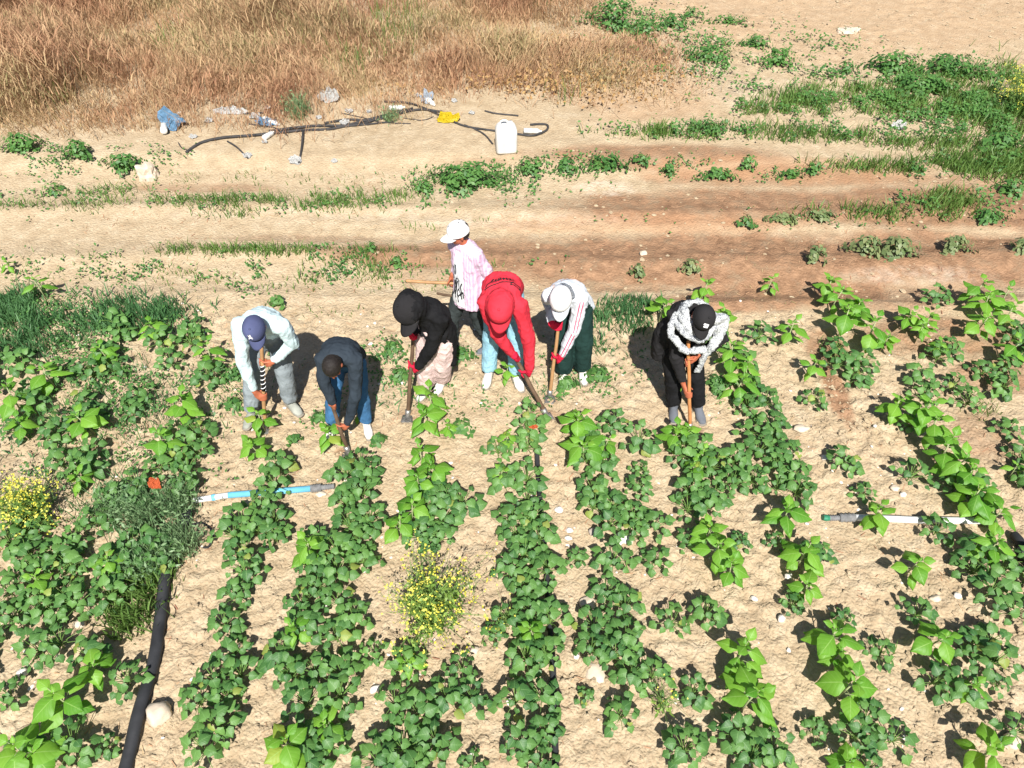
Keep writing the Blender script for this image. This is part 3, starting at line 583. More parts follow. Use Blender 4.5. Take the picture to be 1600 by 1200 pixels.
# ------------------------------------------------------------------ the sown rows (patches measured on the photograph: centre, half sizes)
def bx(*a):                                                     # x0, x1, y0, y1 -> centre, half sizes
    return ((a[0] + a[1]) / 2, (a[2] + a[3]) / 2, (a[1] - a[0]) / 2, (a[3] - a[2]) / 2)
ROWS = {
 'far-left patch outside the black hose': [bx(55, 110, 662, 698), bx(60, 172, 695, 742), bx(232, 332, 662, 742), bx(140, 200, 752, 798), bx(-10, 62, 810, 860), bx(90, 142, 822, 855), bx(0, 150, 850, 905), bx(150, 280, 835, 900), bx(170, 235, 745, 800), bx(120, 180, 790, 830), bx(250, 320, 735, 775), bx(140, 200, 900, 950), bx(0, 140, 905, 975), bx(0, 112, 985, 1045), bx(105, 175, 985, 1060), bx(160, 226, 1022, 1100), bx(-10, 32, 1055, 1112), bx(78, 142, 1115, 1210), bx(148, 172, 1148, 1176), bx(10, 60, 1130, 1215), bx(-60, -8, 880, 1150)],
 'patch below the bluish grass mat': [bx(0, 60, 540, 580), bx(70, 120, 555, 600), bx(130, 200, 540, 590), bx(20, 80, 600, 640), bx(100, 160, 610, 665), bx(170, 240, 600, 650), bx(240, 290, 545, 580), bx(300, 350, 560, 600), bx(210, 270, 520, 550), bx(0, 40, 650, 690), bx(150, 215, 490, 525), bx(-80, -10, 540, 690), bx(60, 120, 645, 680), bx(270, 330, 500, 540)],
 'row leading to the light-blue shirt': [bx(395, 460, 712, 745), bx(390, 456, 742, 792), bx(345, 455, 795, 850), bx(335, 410, 845, 905), bx(325, 402, 905, 985), bx(312, 402, 995, 1075), bx(280, 385, 1062, 1108), bx(290, 376, 1100, 1215)],
 'row leading to the navy sweater': [bx(512, 597, 707, 755), bx(512, 590, 752, 798), bx(497, 600, 790, 832), bx(460, 590, 825, 900), bx(442, 560, 900, 950), bx(440, 575, 948, 1005), bx(405, 570, 1008, 1072), bx(448, 556, 1062, 1115), bx(415, 545, 1140, 1215)],
 'row with the yellow-flowered bush': [bx(622, 747, 765, 815), bx(622, 735, 815, 866), bx(566, 596, 996, 1030), bx(597, 676, 1010, 1060), bx(697, 746, 1022, 1060), bx(574, 725, 1062, 1135), bx(708, 765, 1058, 1116), bx(562, 712, 1140, 1215), bx(718, 756, 1160, 1215), bx(640, 700, 740, 770)],
 'row along the thin black drip pipe': [bx(798, 850, 640, 700), bx(756, 800, 668, 726), bx(760, 846, 725, 760), bx(782, 866, 755, 820), bx(776, 874, 820, 872), bx(776, 880, 872, 930), bx(772, 884, 930, 990), bx(795, 885, 990, 1046), bx(780, 888, 1062, 1120), bx(784, 880, 1120, 1170), bx(790, 900, 1170, 1220), bx(757, 790, 937, 1000)],
 'row right of the drip pipe': [bx(885, 940, 640, 700), bx(935, 982, 632, 676), bx(975, 1026, 660, 706), bx(885, 976, 700, 740), bx(987, 1016, 707, 740), bx(885, 966, 735, 776), bx(972, 1026, 742, 770), bx(900, 1050, 774, 825), bx(962, 1050, 815, 842), bx(888, 918, 850, 878), bx(932, 986, 840, 900), bx(996, 1060, 850, 888), bx(920, 1000, 900, 955), bx(893, 1020, 955, 1035), bx(1020, 1147, 938, 992), bx(948, 1050, 1015, 1080), bx(905, 926, 1068, 1095), bx(1055, 1118, 1052, 1096), bx(940, 1020, 1095, 1152), bx(1032, 1108, 1122, 1215)],
 'row leading to the scarfed man': [bx(1052, 1137, 685, 740), bx(1100, 1200, 706, 760), bx(1056, 1145, 748, 815), bx(1060, 1102, 812, 866), bx(1115, 1200, 1105, 1215), bx(1150, 1172, 828, 846)],
 'row right of the scarfed man': [bx(1150, 1238, 590, 646), bx(1150, 1240, 645, 690), bx(1162, 1282, 686, 782), bx(1205, 1232, 825, 850), bx(1250, 1308, 832, 900), bx(1225, 1260, 922, 952), bx(1307, 1342, 947, 975), bx(1355, 1400, 992, 1036), bx(1257, 1297, 1110, 1160), bx(1296, 1425, 1095, 1170), bx(1345, 1382, 1172, 1215), bx(1175, 1240, 1140, 1215), bx(1085, 1140, 500, 545), bx(1160, 1212, 500, 545), bx(1130, 1190, 550, 590), bx(1296, 1346, 700, 736), bx(1340, 1372, 748, 776)],
 'far-right row': [bx(1400, 1452, 708, 770), bx(1440, 1500, 795, 850), bx(1496, 1596, 850, 900), bx(1412, 1462, 937, 972), bx(1536, 1610, 900, 988), bx(1500, 1600, 984, 1050), bx(1548, 1582, 1050, 1078), bx(1437, 1540, 1030, 1108), bx(1480, 1560, 740, 800), bx(1600, 1680, 850, 1000), bx(1590, 1640, 700, 780), bx(1560, 1620, 1100, 1180)],
 'patch by the damp ruts on the right': [bx(1290, 1330, 522, 555), bx(1294, 1376, 555, 600), bx(1400, 1476, 578, 626), bx(1444, 1508, 532, 564), bx(1515, 1600, 555, 612), bx(1256, 1296, 598, 638), bx(1440, 1495, 440, 470), bx(1480, 1540, 590, 645), bx(1600, 1680, 500, 640), bx(1410, 1440, 640, 680), bx(1560, 1600, 640, 690)],
}
bean_pts = []; bean_all = []
for row, els in ROWS.items():
    mine = []
    for (px, py, rx, ry) in els:
        cx, cy, ax, ay = world_ellipse(px, py, rx, ry, .13); far = py < 620
        bxw, byw = max(ax - .105, .01), max(ay - .06, .01); cand = [(cx + random.uniform(-bxw, bxw), cy + random.uniform(-byw, byw)) for _ in range(160)]
        if ax < .16: cand.insert(0, (cx, cy))
        lim = .145 if not far else .19
        for (x, y) in cand:
            if all((x - q[0]) ** 2 + (y - q[1]) ** 2 > lim * lim for q in bean_pts):
                sc = max(.62, min(1.12, (min(ax, ay * 1.25) + .04) / .155)) * random.uniform(.82, 1.02)
                bean_pts.append((x, y)); mine.append((x, y, sc))
    mine.sort(key=lambda q: q[1])
    bean_all += [(y, x, sc, row, i) for i, (x, y, sc) in enumerate(mine)]
def in_view(x, y):
    dep = y * _c + (CAM_H - .1) * _s; return abs(FPX * x / dep) < 830 and FPX * (y * _s - (CAM_H - .1) * _c) / dep > -630
bean_all.sort(key=lambda q: (not in_view(q[1], q[0]), q[0]))    # the 300 nearest in view are individuals
restV, restF, restUV, nv0 = [], [], [], 0
LV = []
for m_ in BEAN_LEAF:
    co = np.empty(len(m_.vertices) * 3, np.float32); m_.vertices.foreach_get('co', co); uvs = np.zeros((len(m_.vertices), 2), np.float32)
    for lp in m_.loops: uvs[lp.vertex_index] = m_.uv_layers[0].data[lp.index].uv
    LV.append((co.reshape(-1, 3), np.array([tuple(p.vertices) for p in m_.polygons]), uvs))
for k, (y, x, sc, row, i) in enumerate(bean_all):
    proto = BEANS[random.randrange(18)]; rz = random.uniform(-.6, .6)
    if k < 300:
        place_plant('bean_plant', proto, BEAN_LEAF, (x, y, gz(x, y)), rz, sc, '%s bean plant from the camera in the %s' % (ordinal(i + 1), row), 'bean plant', 'bean plants in the sown rows', .94)
    else:
        M0 = Matrix.Translation((x, y, gz(x, y))) @ Matrix.Rotation(rz, 4, 'Z') @ Matrix.Scale(sc, 4)
        for M, kk in proto[0]:
            T = np.array(M0 @ M); co, fa, uvs = LV[kk]; restV.append(co @ T[:3, :3].T + T[:3, 3]); restF.append(fa + nv0); restUV.append(uvs); nv0 += len(co)
if restV:
    leaf_mat('far_bean_leaf', (.042, .130, .036), (.140, .290, .066), (.20, .37, .12), .22, per='island')
    add('bean_foliage', mesh_np('bean_foliage', np.concatenate(restV), [np.concatenate(restF)], uv=np.concatenate(restUV)), 'far_bean_leaf', label='mass of bean foliage at the far ends and sides of the rows', cat='bean plants', kind='stuff')
print('bean plants', len(bean_pts))

# sunflower plants: (photo x, y of the crown, size, row words)
SUNF = {
 'among the far-left beans outside the black hose': [(92, 1092, 1.0), (137, 1042, .75), (22, 1175, 1.0), (60, 1172, .8), (15, 620, .95), (132, 652, .85), (50, 905, .6), (165, 880, .6)],
 'in the patch left of the light-blue shirt': [(285, 632, .85), (248, 688, .8), (322, 545, .85), (57, 443, .75), (8, 408, .5), (235, 510, .7), (70, 580, .9), (160, 545, .7), (30, 660, .7), (120, 740, .7)],
 'in front of the light-blue shirt': [(404, 648, .78), (398, 692, .72)],
 'in front of the navy sweater': [(515, 672, .72), (558, 640, .5), (477, 850, .8), (464, 985, .65), (442, 1172, .85), (515, 1128, .7)],
 'in front of the black coat': [(672, 618, .95), (667, 648, .85), (655, 703, .75), (678, 722, .8), (652, 752, .75), (640, 788, .85), (622, 818, .75), (700, 665, .45), (640, 1030, .6)],
 'near the man in red': [(790, 575, .62), (782, 738, .6), (790, 680, .5)],
 'in the row right of the drip pipe': [(905, 652, .95), (915, 692, .95), (945, 690, .6), (835, 985, .6)],
 'in the row leading to the scarfed man': [(1060, 668, .8), (1078, 672, .55), (1088, 728, .6), (1112, 828, .75), (1124, 850, .9), (1145, 884, .75), (1162, 1012, 1.0), (1174, 1085, .95), (1150, 1050, .6), (1100, 705, .6)],
 'behind and right of the scarfed man': [(1035, 474, .85), (1100, 450, .75), (1130, 485, .8), (1115, 520, .6), (1148, 553, .9), (1156, 590, .9), (1170, 575, .7), (1206, 430, .6), (1240, 506, .85), (1272, 568, .7), (1060, 600, .45)],
 'in the row right of the scarfed man': [(1232, 797, .85), (1262, 858, .9), (1268, 912, .7), (1307, 990, .95), (1330, 1065, 1.0), (1315, 1030, .6), (1330, 1196, .7)],
 'in the far-right row': [(1405, 628, .85), (1437, 640, .95), (1462, 660, .95), (1484, 695, 1.0), (1503, 712, 1.0), (1530, 770, .95), (1568, 794, .9), (1384, 800, .8), (1432, 876, .8), (1555, 852, .8), (1468, 992, .85), (1556, 1170, .95), (1520, 735, .8), (1590, 730, .5), (1525, 1072, .6)],
 'beside the damp ruts on the right': [(1300, 436, .8), (1308, 458, .85), (1326, 490, 1.05), (1366, 508, 1.05), (1345, 470, .85), (1385, 530, .6), (1419, 490, .75), (1453, 502, .7), (1526, 448, .85), (1550, 464, .9), (1540, 497, .9), (1584, 482, .85), (1584, 536, .85), (1440, 515, .6), (1470, 540, .55), (1575, 455, .8)],
}
ns = 0
for words, lst in SUNF.items():
    pts = []
    for (px, py, sc) in lst:
        w = at(px, py, .30 * sc); pts.append((w.y, w.x, sc))
    pts.sort()
    for i, (y, x, sc) in enumerate(pts):
        place_plant('sunflower_plant', SUNS[ns % 9], SUN_LEAF, (x, y, gz(x, y)), random.uniform(0, 6.28), sc * 1.0,
                    '%s sunflower plant from the camera %s' % (ordinal(i + 1), words), 'sunflower plant', 'young sunflowers among the rows'); ns += 1

# ------------------------------------------------------------------ weeds
def clump_mesh(name, rad, hgt, n, leaf, seed, elong=1.5, spread_pow=.5, squash=1.0):
    r = np.random.default_rng(seed); a = r.uniform(0, 6.28, n); q = r.random(n) ** spread_pow * rad * (.75 + .5 * r.random(n))
    lob = .75 + .35 * np.sin(a * 3 + seed) ; q = q * lob
    x, y = np.cos(a) * q, np.sin(a) * q * squash; z = hgt * (1 - (q / (rad * 1.5)) ** 2) * r.uniform(.15, 1, n)
    N_ = np.stack([x * 1.5 + r.normal(size=n) * .12 * rad, y * 1.5 - .15 * rad + r.normal(size=n) * .12 * rad, np.full(n, rad * .9)], -1)
    return leaflets(name, np.stack([x, y, np.maximum(z, .01)], -1), N_, leaf * (.6 + .8 * r.random(n)), elong)
def clump_stems(name, rad, hgt, n, seed):
    r = random.Random(seed); bm = bmesh.new()
    for _ in range(n):
        a = r.uniform(0, 6.28); q = rad * r.uniform(.2, .8); e = Vector((math.cos(a) * q, math.sin(a) * q, hgt * r.uniform(.4, .85)))
        tube(bm, [(0, 0, -.02), e * .5 + Vector((0, 0, hgt * .12)), e], [.005, .004, .002], 4, cap=False)
    return from_bm(name, bm)
def weed(px, py, rx_px, hgt, n, leaf, label, m='weed_leaf', squash=1.0, elong=1.5, group='leafy weeds', name='weed_plant', stem='green_stem'):
    w = ground_at(px, py); rad = rx_px / ppm(px, py); seed = int(px * 7 + py)
    root = empty(name, w, label, 'weed', group)
    f = add('foliage', clump_mesh('foliage', rad, hgt, n, leaf, seed, elong, squash=squash), m, root, kind='stuff')
    add('stem', clump_stems('stem', rad * min(1, squash + .3), hgt, 10, seed), stem, root)
    return root
weed(730, 288, 72, .30, 620, .055, 'large broad green weed clump behind the white-capped walker', squash=.45)
weed(662, 298, 26, .16, 120, .045, 'small green weed left of the large clump behind the walker')
weed(828, 272, 30, .22, 190, .05, 'green weed just right of and below the white jerrycan')
weed(885, 268, 22, .16, 120, .05, 'low weed midway between jerrycan and the damp track')
weed(945, 268, 48, .18, 240, .05, 'wide low green weed at the head of the damp track', squash=.4)
weed(1000, 262, 18, .15, 90, .045, 'small weed at the right end of the low weeds on the track')
weed(1045, 275, 15, .16, 80, .045, 'lone upright weed in the damp soil of the track')
weed(1122, 280, 38, .14, 160, .05, 'flat grey-green weed lying in the upper rut', squash=.4)
weed(1165, 268, 14, .2, 90, .045, 'upright weed right of the flat grey-green one')
weed(1235, 280, 30, .12, 110, .045, 'thin weed on the berm above the wet rut', squash=.4)
weed(1270, 275, 14, .18, 80, .045, 'small bushy weed on the berm above the wet rut')
weed(40, 246, 46, .24, 340, .05, 'leafy weed clump at the left edge below the straw', squash=.5)
weed(130, 256, 26, .26, 240, .05, 'bright tufted weed second from left below the straw', squash=.7)
weed(196, 268, 34, .24, 260, .05, 'leafy weed just left of the square boulder', squash=.6)
weed(85, 300, 26, .12, 90, .04, 'small sparse weed below the left weed clump')
weed(955, 50, 44, .45, 420, .06, 'tall dark bush at the right end of the dry grass', squash=.6)
weed(1005, 66, 26, .25, 180, .05, 'bush shoulder weed right of the tall dark bush')
weed(1050, 50, 34, .22, 220, .05, 'green weed beside the bare field, right of the bush', squash=.6)
weed(1140, 42, 42, .14, 170, .05, 'long thin weed line on the bare field', squash=.3)
weed(1078, 34, 18, .16, 90, .05, 'small weed at the start of the thin weed line')
weed(1180, 76, 32, .2, 190, .05, 'oval weed clump on the bare field, middle one', squash=.5)
weed(1110, 102, 46, .22, 300, .05, 'wide dark weed clump left of the round one', squash=.45)
weed(1214, 106, 32, .26, 260, .055, 'dense round dark weed clump on the field edge', squash=.6)
weed(1320, 118, 20, .18, 110, .05, 'small weed left of the large dark green belt')
weed(1395, 112, 55, .26, 380, .06, 'left part of the large dark green weed belt', squash=.5)
weed(1480, 118, 60, .3, 420, .06, 'middle part of the large dark green weed belt', squash=.55)
weed(1440, 145, 60, .26, 380, .06, 'near part of the large dark green weed belt', squash=.45)
weed(1560, 235, 50, .24, 280, .055, 'leafy weed at the right edge below the yellow flowers', squash=.5)
weed(1580, 300, 30, .2, 160, .05, 'dark weed at the right edge beside the rut', squash=.6)
weed(1545, 345, 34, .16, 130, .05, 'low weed at the far right of the wet rut', squash=.4)
weed(1280, 345, 30, .12, 100, .05, 'flattened grey weed in the wet rut, left one', 'pale_weed_leaf', .4)
weed(1165, 350, 20, .10, 70, .045, 'tiny weed at the left end of the wet rut weeds')
weed(1225, 346, 34, .10, 110, .05, 'flattened grey weed in the wet rut, middle one', 'pale_weed_leaf', .35)
weed(1350, 395, 30, .22, 150, .06, 'wilted pale plant on the mound, left one', 'pale_weed_leaf', .6)
weed(1400, 400, 36, .24, 190, .06, 'wilted pale plant on the mound, biggest one', 'pale_weed_leaf', .6)
weed(1490, 392, 30, .2, 150, .055, 'wilted pale plant on the mound, right one', 'pale_weed_leaf', .6)
weed(1590, 395, 20, .16, 90, .05, 'wilted pale plant at the right edge of the picture', 'pale_weed_leaf', .7)
weed(1270, 412, 16, .24, 90, .055, 'wilted upright seedling at the left of the pale mound', 'pale_weed_leaf')
weed(997, 428, 14, .16, 60, .05, 'pale seedling alone in the damp rut behind the scarfed man', 'pale_weed_leaf')
weed(1078, 425, 18, .18, 80, .05, 'pale seedling behind the scarfed man', 'pale_weed_leaf')
weed(435, 478, 16, .14, 60, .05, 'small weed right behind the light-blue shirt')
weed(620, 415, 12, .12, 50, .045, 'dark seedling on the track left of the walker')
weed(582, 398, 10, .12, 40, .045, 'small dark seedling at the end of the grass strip')
weed(615, 548, 24, .12, 110, .045, 'low bluish weed between navy sweater and black coat')
weed(625, 590, 22, .10, 90, .045, 'flat bluish weed left of the lower red glove')
weed(365, 590, 20, .10, 80, .045, 'flat bluish weed left of the light-blue sleeve')
weed(365, 635, 22, .10, 90, .045, 'flat bluish weed left of the sunflower under the first hoe')
weed(720, 560, 26, .10, 90, .04, 'flat weed on the soil left of the light-denim legs')
weed(935, 590, 26, .10, 100, .045, 'flat weed right of the dark green trousers')
weed(885, 605, 22, .12, 90, .05, 'broad weed at the feet of the white-clad worker')
weed(720, 668, 26, .08, 90, .05, 'thin weed on the soil right of the sunflowers in the middle', squash=1.4)
weed(590, 690, 14, .08, 50, .05, 'small weed by the white shoe of the boy in navy')
weed(500, 655, 16, .08, 60, .045, 'tiny weed at the grey shoe of the first man')
weed(1120, 605, 24, .14, 150, .045, 'curly green weed right of the scarfed man')
weed(460, 690, 12, .08, 40, .045, 'tiny weed between the first two hoes')

# flowering mustard: thin branching stems, small leaves, yellow flower heads
def mustard(px, py, rad_px, hgt, nstem, label, leafn=160, fl=260, dry=False, name='mustard_plant'):
    w = ground_at(px, py); rad = rad_px / ppm(px, py); r = random.Random(int(px)); root = empty(name, w, label, 'flowering weed', 'yellow flowering mustard')
    bm = bmesh.new(); tips = []; leafp = []
    for _ in range(nstem):
        a = r.uniform(0, 6.28); q = rad * math.sqrt(r.random()) * (.85 + .5 * math.sin(a * 2 + px) * math.sin(a * 3)); e = Vector((math.cos(a) * q, math.sin(a) * q, hgt * r.uniform(.35, 1.1) * (1 - .4 * q / rad)))
        m1 = e * .5 + Vector((0, 0, hgt * .1)); st = Vector((r.uniform(-.05, .05), r.uniform(-.05, .05), -.02)) + e * .12 * Vector((1, 1, 0)).length * 0
        tube(bm, [st, m1, e], [.003, .0022, .0012], 3, cap=False); leafp += [m1 * t for t in (.5, .8, 1.1)]
        for _ in range(3):
            b = m1.lerp(e, r.random()); t = b + Vector((r.gauss(0, .06), r.gauss(0, .06), r.uniform(.02, .10))); tube(bm, [b, t], [.002, .001], 3, cap=False); tips.append(t)
        tips.append(e)
    add('stem', from_bm('stem', bm), 'green_stem', root, kind='stuff')
    lp = np.array([p + Vector((r.gauss(0, .03), r.gauss(0, .03), r.gauss(0, .02))) for p in (r.choice(leafp) for _ in range(leafn))]); nn = rng.normal(size=(len(lp), 3)); nn[:, 2] = np.abs(nn[:, 2]) + .5
    add('foliage', leaflets('foliage', lp, nn, rng.uniform(.012, .034, len(lp)), 2.2), 'mustard_leaf', root, kind='stuff')
    fp = np.array([t + Vector((r.gauss(0, .012), r.gauss(0, .012), r.gauss(0, .01))) for t in (r.choice(tips) for _ in range(fl))]); nn = rng.normal(size=(len(fp), 3)) * .6 + np.array([0, -.4, .9])
    add('flowers', leaflets('flowers', fp, nn, rng.uniform(.012, .026, len(fp)), 1.2), 'yellow_petal', root, kind='stuff')
mustard(672, 965, 98, .55, 95, 'yellow-flowered wiry bush growing in the middle row', 1600, 800)
mustard(55, 815, 74, .46, 80, 'yellow-flowered bush at the left edge of the crop', 1300, 900)
mustard(-30, 800, 60, .5, 60, 'yellow-flowered bush cut off by the left edge', 200, 260)
mustard(1588, 175, 60, .75, 130, 'tall yellow-flowered bush at the upper right edge', 600, 1200)
mustard(1030, 1110, 16, .4, 14, 'thin wiry flowering stalk among the lower right beans', 40, 14)
mustard(790, 978, 20, .25, 12, 'small yellow-flowered sprig beside the drip-pipe row', 20, 22)
def feather(px, py, rad_px, hgt, n, label):
    w = ground_at(px, py); rad = rad_px / ppm(px, py); root = empty('feathery_weed', w, label, 'weed', 'feathery grey-green weeds'); r = np.random.default_rng(int(px))
    a = r.uniform(0, 6.28, n); q = rad * np.sqrt(r.random(n)) * .6; P = np.stack([np.cos(a) * q, np.sin(a) * q, np.zeros(n)], -1)
    me = blades('fine_stems', P, hgt * r.uniform(.5, 1.1, n), r.uniform(.003, .008, n), .7, .4); add('fine_stem', me, 'feather_leaf', root, kind='stuff')
    P2 = np.stack([np.cos(a) * q * 1.5, np.sin(a) * q * 1.5, hgt * r.uniform(.1, .85, n)], -1) + r.normal(size=(n, 3)) * .03; nn = r.normal(size=(n, 3)); nn[:, 2] = abs(nn[:, 2]) + .3
    P2[:, 2] = np.maximum(P2[:, 2], .01)
    add('foliage', leaflets('foliage', P2, nn, r.uniform(.012, .03, n), 2.6), 'feather_leaf', root, kind='stuff')
feather(228, 815, 50, .34, 300, 'tall feathery grey-green weed left of the white pipe end')
feather(285, 860, 46, .30, 300, 'feathery grey-green weed hanging over the top of the hose')
feather(180, 800, 40, .26, 240, 'smaller feathery weed right of the yellow bush')
feather(285, 795, 34, .30, 220, 'upright feathery weed just left of the white pipe end')
feather(235, 890, 40, .24, 260, 'low feathery weed beside the top of the hose')
feather(470, 190, 24, .35, 260, 'dark green feathery tuft among the discarded pipes')
feather(612, 196, 20, .18, 130, 'low green tuft under the right end of the pipes')

# ================================================================== STONES
def stone(px, py, w_px, asp, hgt, m, label, rot=0, seed=1, angular=False):
    g = ground_at(px, py); rad = w_px / ppm(px, py) / 2; r = random.Random(seed); bm = bmesh.new()
    bmesh.ops.create_icosphere(bm, subdivisions=3, radius=1)
    for v in bm.verts:
        n = mnoise.noise(v.co * 1.3 + Vector((seed * 3.1, 0, 0))); n2 = mnoise.noise(v.co * 3.3 + Vector((0, seed * 1.7, 0)))
        c = v.co.copy()
        if angular: mx_ = max(abs(c.x), abs(c.y), abs(c.z)); c = c.lerp(c / mx_, .6)
        c *= 1 + .32 * n + .12 * n2; c.z = max(c.z, -.5); v.co = (c.x * rad, c.y * rad * asp, c.z * hgt * .6)
    o = add('stone', from_bm('stone', bm, not angular), m, None, label, 'stone', 'stones on the soil', None, (g.x, g.y, g.z + hgt * .2)); o.rotation_euler = (0, 0, rot)
stone(252, 1118, 38, .95, .13, 'pale_stone', 'large pale stone lying against the black hose', .6, 3)
stone(232, 276, 29, .8, .22, 'pale_stone', 'square clay boulder beside the weeds on the left', .1, 4, True)
stone(974, 843, 28, .75, .05, 'white_stone', 'flat white stone in the row right of the drip pipe', 0, 5, True)
stone(930, 1052, 32, 1.1, .05, 'pale_stone', 'flat beige stone near the bottom, right of the drip pipe', .5, 6)
stone(918, 943, 26, .9, .05, 'pale_stone', 'round beige stone right of the drip pipe row, upper one', .2, 7)
stone(928, 832, 18, .9, .04, 'grey_stone', 'grey rounded stone beside the flat white stone', .2, 8)
stone(1251, 672, 23, .6, .05, 'pale_stone', 'pale stone on bare soil below the damp streak', 0, 9)
stone(873, 797, 13, .9, .04, 'white_stone', 'white stone right of the drip pipe, topmost of three', 0, 10)
stone(890, 828, 12, .8, .03, 'white_stone', 'white stone right of the drip pipe, middle of three', 0, 11)
stone(888, 840, 12, .7, .03, 'white_stone', 'white stone right of the drip pipe, lowest of three', 0, 12)
stone(1287, 717, 12, .9, .04, 'white_stone', 'white stone left of the small weed on bare soil', 0, 13)
stone(587, 1077, 20, .6, .04, 'white_stone', 'whitish stone between the navy-sweater row and the next', .3, 14)
stone(40, 1054, 16, .9, .05, 'white_stone', 'round white stone at the lower left', 0, 15)
stone(127, 978, 18, .8, .05, 'pale_stone', 'beige stone between the left bean clumps', 0, 16)
stone(742, 1018, 14, .8, .04, 'pale_stone', 'small beige stone below the yellow-flowered bush', 0, 17)
stone(1230, 903, 12, .8, .04, 'white_stone', 'white stone left of the sunflower, upper of two', .4, 18)
stone(1220, 968, 13, .8, .04, 'white_stone', 'white stone left of the sunflower, lower of two', .8, 19)
stone(1460, 937, 18, .6, .04, 'pale_stone', 'flat stone left of the far-right row', .2, 20)
stone(1495, 932, 12, .8, .04, 'white_stone', 'small white stone at the far-right row', 0, 21)
stone(1396, 766, 14, .8, .04, 'pale_stone', 'pale stone above the right-hand white pipe', 0, 22)
stone(1410, 774, 10, .8, .04, 'white_stone', 'little white stone above the right-hand white pipe', 0, 23)
stone(1575, 1160, 30, .8, .06, 'pale_stone', 'beige stone under the sunflower in the lower right corner', .5, 24)
stone(1178, 935, 12, .8, .04, 'white_stone', 'white pebble on bare soil beyond the lower sunflower', 0, 25)
stone(1325, 53, 34, .5, .08, 'pale_stone', 'long white stone on the bare field at the top', .15, 26, True)
stone(1005, 398, 12, .8, .05, 'pale_stone', 'pale stone on the damp track', 0, 27)
stone(485, 765, 14, .7, .04, 'white_stone', 'white stone above the blue pipe fitting', 0, 28)
stone(502, 773, 16, .6, .03, 'pale_stone', 'flat pale stone below the blue pipe fitting', 0, 29)
stone(1205, 1132, 14, .7, .05, 'white_stone', 'white stone beside the lower scarfed-man row', .7, 30)
stone(900, 1026, 10, 1.0, .04, 'white_stone', 'small white stone above the flat beige stone', .7, 31)
stone(1480, 845, 20, .7, .05, 'pale_stone', 'pale stone below the right end of the white pipe', .7, 32)

# ================================================================== PIPES
def pipe_path(pts, dz): 
    out = []
    for p in pts: w = ground_at(*p[:2]); out.append(Vector((w.x, w.y, w.z + dz + (p[2] if len(p) > 2 else 0))))
    return smooth_path(out, 8)
def pipe(name, pts, r, m, label, cat='pipe', group=None, flat=1.0, n=10):
    if group: pts = [(p[0] + random.uniform(-4, 4), p[1] + random.uniform(-1.5, 1.5)) + tuple(p[2:]) for p in pts]
    path = pipe_path(pts, r * flat); bm = bmesh.new(); root = path[0].copy()
    tube(bm, [p - root for p in path], [(r, r * flat)], n, side=None if flat == 1 else Vector((1, 0, 0)))
    return add(name, from_bm(name, bm), m, None, label, cat, group, None, root)
def ring_part(parent, name, a, b, r, m, n=14, ridges=0):
    bm = bmesh.new(); ax = (b - a)
    if ridges:
        pts, rr = [], []
        for k in range(ridges * 2 + 1): pts.append(a + ax * (k / (ridges * 2))); rr.append(r * (1 if k % 2 else .8))
        tube(bm, pts, rr, n)
    else: tube(bm, [a, b], [r], n)
    return add(name, from_bm(name, bm, bool(ridges) is False), m, parent)
pipe('hose', [(180, 1260), (200, 1200), (222, 1120), (243, 1040), (256, 960), (266, 900), (284, 840), (296, 800)], .043, 'black_pipe', 'thick black irrigation hose running up the lower left', 'hose', None, .8, 16)
pipe('drip_pipe', [(868, 1260), (868, 1200), (866, 1130), (864, 1060), (858, 950), (850, 850), (842, 760), (838, 700)], .022, 'black_pipe', 'thin black drip pipe along the middle row', 'pipe')
pipe('drip_pipe', [(1640, 940), (1600, 880), (1588, 855), (1580, 840)], .035, 'black_pipe', 'black pipe at the right edge beside the far-right row', 'pipe')
pipe('wire_loop', [(300, 822), (316, 818), (330, 828), (334, 842), (328, 856), (320, 860)], .008, 'black_pipe', 'small black hose loop below the white pipe end', 'hose')
# left pipe: white end, blue length, grey coupling
def left_pipe():
    P = lambda px, py, dz=.03: ground_at(px, py) + Vector((0, 0, dz))
    a, b, c, d, e = P(303, 786), P(360, 780), P(372, 778), P(487, 768), P(524, 764); g = a.copy()
    root = empty('irrigation_pipe', g, 'blue and white plastic pipe with grey coupling crossing two rows', 'pipe')
    ring_part(root, 'white_length', a - g, b - g, .024, 'white_pvc'); ring_part(root, 'blue_length', b - g, d - g, .026, 'blue_pvc')
    ring_part(root, 'collar', b.lerp(a, .45) - g, b.lerp(a, .35) - g, .027, 'blue_pvc')
    ring_part(root, 'coupling', d - g, d.lerp(e, .45) - g, .036, 'grey_fitting', 14, 4); ring_part(root, 'tapered_valve', d.lerp(e, .45) - g, e - g, .024, 'grey_fitting', 12, 5)
left_pipe()
def right_pipe():
    P = lambda px, py, dz=.032: ground_at(px, py) + Vector((0, 0, dz))
    z, a, b, c, d, e = P(1284, 812), P(1294, 812), P(1334, 812), P(1446, 816), P(1452, 816), P(1545, 818); g = z.copy()
    root = empty('irrigation_pipe', g, 'white plastic pipe with tapered black valve on the right', 'pipe')
    ring_part(root, 'end_cap', z - g, a - g, .026, 'green_valve', 12, 1); ring_part(root, 'tapered_valve', a - g, b.lerp(a, .6) - g, .024, 'grey_fitting', 12, 5); ring_part(root, 'coupling', b.lerp(a, .6) - g, b - g, .037, 'grey_fitting', 14, 4)
    ring_part(root, 'white_length', b - g, c - g, .027, 'white_pvc'); ring_part(root, 'joint', c - g, d - g, .031, 'grey_fitting'); ring_part(root, 'white_length', d - g, e - g, .027, 'white_pvc')
right_pipe()
